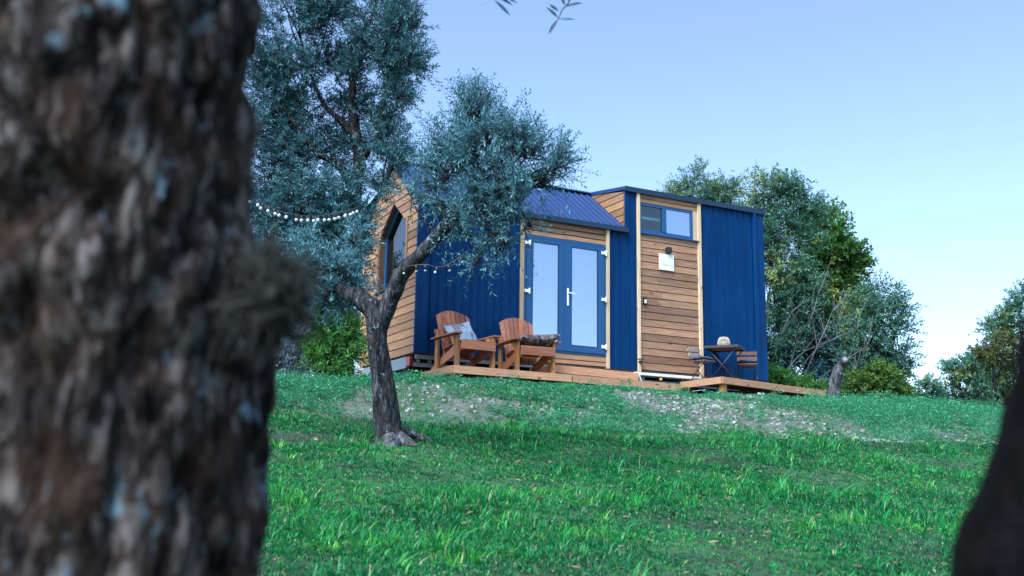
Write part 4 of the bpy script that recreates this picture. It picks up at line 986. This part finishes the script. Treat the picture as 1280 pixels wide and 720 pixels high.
# --- trees behind the house, on the right
def back_tree(name, label, px, pbase, D, tops, clumps, leaf_mat, twigs=60, leaf=(.07, .11), lw=.5, tr=.13, tlen=(.25, .5), pairs=7, up=.3, bark=None, cat='tree', sub=9):
    g = at(px, pbase, D); g[2] = gz1(g[0], g[1])
    e = tag(empty(name, tuple(g)), label, cat, 'trees behind the house')
    low = g.copy(); low[2] -= .15
    first = np.array(tops[0]); mid = low*.5+first*.5+np.array([.12, .05, 0])
    limbs = [([tuple(low), tuple(mid), tuple(first)], [tr, tr*.8, tr*.6])]
    for q in tops[1:]:
        q = np.array(q); limbs.append(([tuple(mid), tuple(mid*.5+q*.5+RNG.normal(0, .15, 3)), tuple(q)], [tr*.6, tr*.45, tr*.2]))
    wood('trunk', limbs, bark or M['olive_bark_far'], e, trunk_disp(D, .15), 9, 6)
    crown(e, clumps, leaf_mat, twigs=int(twigs*2.1), tlen=tlen, pairs=pairs, leaf=leaf, lw=lw, up=up, sub=sub, subr=.48, centre=tops[0], branch_to=tops, branch_mat=bark or M['olive_bark_far'], br=.016)
    return e
def T(px, py, D): return tuple(at(px, py, D))
back_tree('olive_tree', 'olive crown showing above the flat roof behind the house', 885, 480, 27, [T(885, 255, 27), T(865, 245, 27), T(905, 250, 27)],
          [cl(885, 232, 27, 24, 1.0), cl(862, 240, 27, 18, .6), cl(845, 246, 27, 14, .4), cl(908, 240, 27, 18, .6), cl(880, 260, 27, 30, .9), cl(920, 262, 27, 20, .5), cl(872, 220, 27, 10, .25), cl(850, 265, 27, 22, .5), cl(930, 290, 27, 28, .6)], M['teal_leaf'], 62, (.07, .11), .34)
back_tree('wild_tree', 'tall grey-green tree rising beside the right end of the house', 985, 500, 25, [T(970, 300, 25), T(960, 245, 25), T(1000, 260, 25), T(960, 370, 25)],
          [cl(955, 235, 25, 18, .6), cl(975, 245, 25, 24, .9), cl(1003, 252, 25, 18, .6), cl(945, 262, 25, 20, .6), cl(985, 275, 25, 28, 1.1), cl(960, 300, 25, 32, 1.2), cl(1010, 280, 25.2, 16, .5), cl(995, 310, 24.8, 26, .9), cl(965, 340, 24.6, 32, 1.2), cl(1000, 345, 24.5, 26, .9), cl(970, 380, 24.6, 30, 1.0), cl(1005, 385, 24.7, 24, .6), cl(945, 330, 25, 26, .8), cl(1015, 262, 25, 12, .3), cl(955, 410, 24.6, 26, 1.0), cl(960, 450, 24.4, 24, .9), cl(985, 420, 24.5, 26, .9), cl(990, 365, 24.5, 24, .8), cl(950, 285, 25, 22, .7)], M['teal_leaf'], 62, (.07, .11), .40)
back_tree('oak_tree', 'broad leafy green tree with yellow patches of leaf tint and painted sun between two grey-green trees', 1045, 500, 27, [T(1035, 350, 27), T(1020, 290, 27), T(1055, 320, 27)],
          [cl(1022, 282, 27, 20, .7), cl(1030, 305, 27, 26, .9), cl(1020, 335, 26.4, 28, 1.2), cl(1008, 362, 25.5, 24, .9), cl(1062, 318, 27, 16, .7), cl(1045, 410, 25.5, 22, .8), cl(1075, 395, 25.5, 18, .7), cl(1052, 338, 27, 24, .9), cl(1035, 365, 27, 30, 1.2), cl(1062, 372, 27, 22, .8), cl(1020, 390, 27, 28, 1.0), cl(1055, 395, 27, 22, .7), cl(1000, 400, 27.2, 26, .8), cl(1072, 332, 27, 8, .2), cl(1040, 272, 27, 8, .2), cl(1042, 300, 26.6, 20, .8), cl(1030, 440, 25.4, 24, .9), cl(1062, 430, 25.4, 22, .8)], M['oak_leaf'], 66, (.08, .13), .62, .15)
back_tree('olive_tree', 'rounded grey-green tree at the outer right edge of the thicket', 1095, 500, 24, [T(1095, 420, 24), T(1105, 385, 24), T(1075, 420, 24), T(1120, 410, 24)],
          [cl(1098, 372, 24, 18, .55), cl(1120, 385, 24, 14, .4), cl(1078, 390, 24, 20, .7), cl(1105, 402, 24, 24, .9), cl(1070, 418, 23.8, 24, .8), cl(1098, 430, 24, 24, .8), cl(1126, 412, 24, 12, .3), cl(1122, 440, 24, 13, .35), cl(1075, 445, 23.6, 22, .5), cl(1120, 372, 24, 9, .15), cl(1130, 465, 24, 10, .3), cl(1110, 455, 24, 20, .8), cl(1085, 470, 24, 22, .8)], M['teal_leaf'], 60, (.065, .10), .40)
back_tree('bushy_tree', 'low golden green bush at the foot of the thicket, right of the dead stump', 1105, 505, 22.5, [T(1100, 478, 22.5), T(1120, 480, 22.5)],
          [cl(1100, 476, 22.5, 22, 1.0), cl(1122, 482, 22.5, 16, .7), cl(1080, 485, 22.3, 18, .8), cl(1125, 500, 22.5, 14, .6), cl(1100, 500, 22.3, 20, .9), cl(1068, 500, 22.3, 14, .5)], M['gold_leaf'], 60, (.06, .10), .6, .05, (.15, .3))
back_tree('dark_shrub', 'dark green undergrowth behind the bare twigs by the house end', 990, 505, 24.5, [T(985, 470, 24.5), T(1020, 455, 24.5), T(1050, 470, 24.5)],
          [cl(975, 455, 24.5, 26, 1.0), cl(1005, 440, 25, 28, 1.0), cl(1040, 440, 25, 28, 1.0), cl(1060, 470, 25, 24, .9), cl(1030, 480, 24.4, 24, 1.0), cl(980, 425, 25.2, 26, .8), cl(1065, 440, 25.5, 24, .8), cl(1000, 490, 24, 16, .6), cl(1070, 495, 24, 20, .7), cl(1020, 420, 25.8, 30, 1.0), cl(1050, 415, 25.8, 28, .9), cl(1085, 460, 25, 24, .9), cl(1010, 465, 25, 26, .9), cl(1045, 495, 24, 18, .7), cl(1105, 455, 25, 18, .6)], M['olive_leaf2'], 84, (.06, .10), .5, .06, (.15, .35))
back_tree('bright_shrub', 'fresh green shrub low beside the right house corner', 975, 505, 22.2, [T(972, 480, 22.2), T(990, 482, 22.2)],
          [cl(968, 472, 22.2, 14, .8), cl(985, 480, 22.2, 15, .8), cl(1003, 484, 22.2, 13, .6), cl(965, 488, 22.2, 12, .6), cl(1022, 490, 22.2, 10, .4)], M['bay_leaf'], 60, (.05, .09), .45, .03, (.12, .25), cat='shrub')
# bare grey bush
g = at(1010, 500, 23); g[2] = gz1(g[0], g[1])
bb_ = tag(empty('bare_bush', tuple(g)), 'tangle of leafless silvery branches leaning right under the trees', 'bush')
RR = random.Random(4)
def bare(name, px0, py0, pts, r0):
    limbs = [([T(px0, py0, 22.6)]+[T(x, y, 22.4+RR.uniform(-.5, .5)) for x, y in pts], [r0*.62]*1+list(np.linspace(r0*.5, r0*.2, len(pts))))]
    for x, y in pts[1:]:
        for _ in range(3):
            q = at(x, y, 22.4); e = q+np.array([RR.uniform(-.5, .55), RR.uniform(-.4, .3), RR.uniform(.15, .8)]); m = (q+e)/2+np.array([RR.uniform(-.1, .1), 0, RR.uniform(-.08, .08)])
            limbs.append(([tuple(q), tuple(m), tuple(e)], [r0*.26, r0*.2, r0*.1]))
    wood(name, limbs, M['bare_twig'], bb_, None, 6, 6)
bare('branch', 962, 470, [(968, 440), (978, 415), (988, 392)], .032)
bare('branch', 985, 490, [(1000, 462), (1022, 436), (1050, 420), (1072, 412)], .034)
bare('branch', 980, 495, [(990, 450), (1000, 420), (1015, 395), (1022, 370)], .032)
bare('branch', 1000, 495, [(1012, 455), (1030, 415), (1040, 390)], .030)
bare('branch', 1005, 495, [(1030, 470), (1060, 448), (1085, 432)], .026)
bare('branch', 975, 495, [(985, 462), (1005, 440), (1035, 425), (1052, 398)], .028)
bare('branch', 1015, 497, [(1040, 482), (1068, 462), (1080, 440)], .024)
# dead stump
g = at(1042, 497, 21); g[2] = gz1(g[0], g[1])
st = tag(empty('dead_stump', tuple(g)), 'leaning grey dead stump with a pale sawn end right of the bistro deck', 'stump')
wood('trunk', [([tuple(g-np.array([0, 0, .1])), T(1043, 485, 21), T(1048, 465, 20.95), T(1053, 455, 20.9), T(1057, 450, 20.75)], [.15, .115, .10, .08, .07])], M['grey_bark'], st, trunk_disp(9.1, .3, 0, 5, .15), 18, 8)
q0, q1 = at(1057.0, 450, 20.75), at(1057.2, 449.8, 20.72); MB().tube([q0, q0+(q1-q0)*.5, q1], [.045, .043, .040], 16).build('sawn_end', m_plain('grey_sawn_wood', (.20,.21,.22), .9), st, True)
# far trees beyond the crest
back_tree('far_tree', 'tall thin-leaved tree far right, rusty in the middle', 1250, 515, 42, [T(1250, 430, 42), T(1235, 400, 42), T(1262, 390, 42)],
          [cl(1268, 382, 42, 12, .6), cl(1250, 398, 42, 14, .7), cl(1275, 405, 42, 16, .8), cl(1242, 415, 42, 12, .6), cl(1262, 430, 42, 18, .8), cl(1225, 452, 42, 16, .6), cl(1250, 460, 42, 18, .7), cl(1275, 455, 42, 20, .7), cl(1240, 490, 42, 18, .6), cl(1268, 490, 42, 20, .7), cl(1285, 370, 42, 16, .6), cl(1230, 470, 42, 16, .8), cl(1248, 505, 42, 18, .9), cl(1275, 510, 42, 18, .9), cl(1222, 500, 42, 14, .8), cl(1258, 475, 42, 16, .8)], M['teal_leaf'], 56, (.10, .15), .5, .09, (.3, .6))
back_tree('rusty_tree', 'rust-tinted tree in front of the tall far right tree', 1246, 515, 40, [T(1240, 445, 40), T(1255, 440, 40)],
          [cl(1238, 440, 40, 12, .7), cl(1255, 434, 40, 12, .7), cl(1225, 447, 40, 8, .4), cl(1262, 455, 40, 12, .5)], M['rust_leaf'], 50, (.10, .15), .55, .06, (.3, .5))
back_tree('far_tree', 'thin young tree in the gap on the skyline, left of the rusty tree', 1205, 515, 40, [T(1205, 485, 40), T(1195, 465, 40), T(1215, 462, 40)],
          [cl(1190, 462, 40, 9, .45), cl(1208, 458, 40, 9, .45), cl(1200, 480, 40, 13, .6), cl(1218, 476, 40, 12, .55), cl(1225, 498, 40, 14, .7), cl(1200, 502, 40, 14, .7), cl(1186, 490, 40, 9, .4), cl(1210, 512, 40, 14, .8), cl(1232, 512, 40, 12, .7), cl(1190, 508, 40, 10, .6)], M['teal_leaf'], 54, (.10, .15), .5, .06, (.3, .5))
back_tree('small_tree', 'smallest tree on the skyline, in the bright gap beside the thicket', 1160, 512, 36, [T(1160, 490, 36), T(1155, 478, 36)],
          [cl(1158, 480, 36, 9, .5), cl(1165, 492, 36, 11, .6), cl(1150, 496, 36, 9, .5), cl(1160, 506, 36, 11, .7), cl(1178, 506, 36, 8, .4)], M['teal_leaf'], 42, (.09, .13), .5, .06, (.2, .4))

# --- planting at the left, behind the tall olive
def bush(name, label, px, pb, D, clumps, mat, twigs, leaf, lw, up=1.0, pairs=7, tlen=(.2, .4), cat='shrub'):
    g = at(px, pb, D); g[2] = gz1(g[0], g[1]); e = tag(empty(name, tuple(g)), label, cat)
    crown(e, clumps, mat, twigs=int(twigs*1.8), tlen=tlen, pairs=pairs, leaf=leaf, lw=lw, up=up, sub=8, subr=.5, branch_to=[tuple(g)], branch_mat=M['twig'], br=.014, name='foliage'); return e
bush('bay_bush', 'bright green upright bush at the foot of the tall olive trunk', 412, 464, 15.1, [cl(413, 425, 15.1, 15, 1.0), cl(406, 445, 15.1, 17, 1.0), cl(431, 442, 15.1, 14, .9), cl(394, 452, 15.1, 12, .7), cl(420, 458, 15.1, 17, .8), cl(432, 420, 15.1, 9, .4), cl(402, 412, 15.1, 9, .4)], M['bay_leaf'], 70, (.07, .12), .24)
bush('grey_bush', 'blue-grey leaved bush left of the bright green bush', 372, 462, 17.0, [cl(372, 440, 17, 16, .9), cl(356, 452, 17, 14, .8), cl(388, 430, 17, 12, .6), cl(395, 405, 17.1, 11, .5), cl(345, 460, 17, 12, .6), cl(382, 455, 17, 14, .7), cl(360, 425, 17.2, 14, .5)], M['grey_leaf'], 60, (.05, .08), .45, .6)
D3 = 22
back_tree('olive_tree', 'dark olive filling the background left of the house behind the tall olive', 370, 470, 22, [T(370, 380, 22), T(350, 330, 22), T(420, 340, 22), T(400, 300, 22)],
          [cl(360, 300, 22, 36, .9), cl(410, 300, 22, 36, .9), cl(440, 330, 22, 26, .7), cl(380, 345, 22, 38, 1.0), cl(340, 350, 22, 36, .9), cl(420, 375, 22, 34, 1.0), cl(365, 395, 22, 34, 1.0), cl(335, 410, 22, 34, .9), cl(430, 410, 22, 28, .9), cl(395, 425, 22, 32, 1.0), cl(350, 445, 22, 30, .9), cl(425, 445, 22, 24, .8), cl(300, 330, 22, 44, .8), cl(300, 420, 22, 44, .8), cl(460, 290, 22.5, 22, .5)], M['olive_leaf2'], 72, (.06, .10), .36, .14)

# ------------------------------------------------------------------ near olive trunks that frame the view
NR = np.array(at(112, 360, 1.32))
nb_ = np.array([NR[0], NR[1], gz1(NR[0], NR[1])])
nt = tag(empty('olive_tree', tuple(nb_)), 'massive rough olive trunk close to the lens at the left edge', 'olive tree')
def near_disp(p, d, a, t, R):
    q = p+d*R
    wx = .03*nz((q[0]*7, q[1]*7, q[2]*7)); q = q+np.array([wx, -wx, wx*.5])
    rid = mnoise.fractal(Vector((q[0]*13, q[1]*13, q[2]*4.5)), .9, 2.1, 4)
    fis = max(0, 1-abs(mnoise.noise(Vector((q[0]*12+5, q[1]*12, q[2]*3.6))))*4.5)
    pl = 1-abs(mnoise.noise(Vector((q[0]*26, q[1]*26, q[2]*8))))*2.2
    return 1+.065*rid-.10*fis-.06*max(0, pl)**2+.05*nz((q[0]*5, q[1]*5, q[2]*2.2))+.03*nz((q[0]*55, q[1]*55, q[2]*24))
up0 = np.array([0, 0, 1.0])
pathN = [nb_-up0*.15, nb_+up0*.25, at(112, 560, 1.32), at(112, 360, 1.32), at(108, 150, 1.32), at(104, -40, 1.32), at(98, -280, 1.32), at(70, -560, 1.35)]
PN = spline(pathN, 34); RN = np.interp(np.linspace(0, 1, len(PN)), [0, .1, .25, .42, .6, .75, 1], [.31, .265, .222, .214, .207, .205, .215])
V, Fc = tube_geo(PN, RN, 150, near_disp); b = MB(); b.add(V, Fc, .5); b.build('trunk', M['near_bark'], nt, True)
# knot with short mossy shoots on the right flank
kc = at(328, 372, 1.17)
m_knot = m_plain('mossy_knot', (.016,.015,.011), .95, 0, .7)
b = MB(); V = []; F = []; n1, n2 = 28, 20
for i in range(n2+1):
    for k in range(n1):
        th, ph = PI*i/n2, 2*PI*k/n1; d = np.array([math.sin(th)*math.cos(ph), math.sin(th)*math.sin(ph), math.cos(th)])
        V.append(kc+d*np.array([.020, .06, .042])*(1+.4*nz(d*2.2+3)+.25*nz(d*6+1)))
for i in range(n2):
    for k in range(n1): F.append((i*n1+k, (i+1)*n1+k, (i+1)*n1+(k+1) % n1, i*n1+(k+1) % n1))
b.add(V, F, .4); knot = b.build('knot', m_knot, nt, True)
lbs = []
for i in range(520):
    d = unit(RNG.normal(0, 1, 3)+np.array(_r)*.75-np.array(_fw)*.9-np.array([0, 0, .1])); p0 = kc+d*np.array([.018, .03, .03]); L0 = RNG.uniform(.014, .042)
    lbs.append(([tuple(p0), tuple(p0+d*L0*.6+RNG.normal(0, .008, 3)), tuple(p0+d*L0+RNG.normal(0, .014, 3))], [.0018, .0015, .0008]))
wood('shoot', lbs, m_knot, nt, None, 4, 2)
# limb and crown overhead; two leafy sprigs dip into the picture
top = np.array(PN[-1])
lp = [tuple(top-up0*.1), tuple(at(260, -560, 2.0)), tuple(at(470, -470, 2.9)), tuple(at(640, -330, 3.6)), tuple(at(800, -250, 4.0))]
wood('limb', [(lp, [.17, .12, .085, .055, .02]), ([tuple(top-up0*.1), tuple(at(-80, -700, 1.6)), tuple(at(-300, -900, 2.2))], [.16, .12, .06])], M['near_bark'], nt, trunk_disp(6.6, .2), 16, 10)
crown(nt, [(at(300, -640, 2.4), .3, .5), (at(760, -400, 3.8), .3, .5), (at(-150, -820, 2.0), .4, .7)], M['olive_leaf'], twigs=90, tlen=(.16, .34), pairs=9, leaf=(.05, .07), lw=.22, sub=8, branch_to=[lp[1], lp[2], lp[3]], branch_mat=M['twig'], br=.015)
def big_leaf(V, F, p, d, nrm, L, w):
    d = np.asarray(unit(d)); s = unit(np.cross(d, nrm)); n2 = np.cross(s, d); o = len(V); prof = [(0, .10), (.12, .45), (.35, .95), (.6, 1.0), (.82, .65), (1, .04)]
    for t, ww in prof:
        c = p+d*L*t-n2*L*.10*t*t; V += [tuple(c+s*w*.5*ww+n2*w*.12*ww), tuple(c-n2*w*.02), tuple(c-s*w*.5*ww+n2*w*.12*ww)]
    for i in range(len(prof)-1):
        a = o+3*i; F += [(a, a+1, a+4, a+3), (a+1, a+2, a+5, a+4)]
m_sprig = m_leaf('dark_sprig_leaves', (.004,.022,.035), (.008,.035,.055), (.012,.045,.075), .05)
def sprig(stem, leaves_px, D):
    P = spline([at(x, y, D) for x, y in stem], 8)
    e = MB(); e.tube(P, np.linspace(.005, .002, len(P)), 6); so_ = e.build('sprig', M['twig'], nt, True)
    V, F = [], []
    for (x0, y0, x1, y1, tilt) in leaves_px:
        p0 = at(x0, y0, D); p1 = at(x1, y1, D+tilt*.02); d = p1-p0
        big_leaf(V, F, p0, d, np.array(_u)*.55-np.array(_fw)*.75+np.array(_r)*tilt*.3, np.linalg.norm(d), .0165)
    b = MB(); b.add(V, F, .5); b.build('sprig_leaves', m_sprig, so_, True)
SD = 4.6
lim = at(640, -330, 3.6)
sprig([(672, -120), (640, -60), (624, -20), (617, -2)], [(617, -2, 599, 5, .3), (618, 0, 638, 18, -.4), (620, -4, 642, 5, .5), (620, -8, 648, 2, .2), (626, -22, 606, -12, .4), (626, -22, 652, -8, -.3), (640, -60, 612, -46, .2), (640, -60, 668, -40, .2)], SD)
sprig([(745, -110), (728, -50), (712, 0), (703, 12), (698, 24)], [(698, 23, 683, 7, .4), (698, 14, 687, 5, -.4), (698, 24, 685, 42, .3), (698, 24, 719, 23, -.3), (708, 8, 728, 2, .5), (706, 7, 700, -10, .2), (711, 2, 713, -14, -.2), (720, -22, 700, -22, .2), (720, -22, 742, -14, .2)], SD)
wood('twig', [([tuple(lim), tuple(at(690, -200, 3.65)), tuple(at(672, -120, SD))], [.012, .008, .004]), ([tuple(at(690, -200, 3.65)), tuple(at(725, -160, 3.68)), tuple(at(745, -110, SD))], [.008, .006, .004])], M['twig'], nt, None, 6, 6)

# dark leaning stem at the right edge
g0 = at(1330, 900, .95); gg = np.array([g0[0], g0[1], gz1(g0[0], g0[1])])
rt = tag(empty('olive_tree', tuple(gg)), 'leaning stem coloured nearly black for shade close to the lens at the lower right edge', 'olive tree')
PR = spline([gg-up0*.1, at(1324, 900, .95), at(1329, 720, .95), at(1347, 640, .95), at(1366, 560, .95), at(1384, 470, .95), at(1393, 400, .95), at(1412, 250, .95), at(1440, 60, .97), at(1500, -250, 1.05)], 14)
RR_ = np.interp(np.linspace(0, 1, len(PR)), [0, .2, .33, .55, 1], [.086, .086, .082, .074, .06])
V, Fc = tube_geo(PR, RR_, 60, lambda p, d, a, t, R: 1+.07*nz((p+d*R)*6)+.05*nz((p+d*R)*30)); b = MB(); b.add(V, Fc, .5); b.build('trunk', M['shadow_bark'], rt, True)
tpr = PR[-1]
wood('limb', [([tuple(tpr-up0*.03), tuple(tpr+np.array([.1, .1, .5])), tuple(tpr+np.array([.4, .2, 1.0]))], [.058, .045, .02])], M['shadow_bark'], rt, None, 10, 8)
crown(rt, [(tpr+np.array([.5, .2, 1.0]), .3, .6)], M['olive_leaf'], twigs=70, tlen=(.16, .34), pairs=9, leaf=(.05, .07), lw=.22, sub=8, branch_to=[tuple(tpr+np.array([.3, .15, .8]))], branch_mat=M['twig'], br=.012)
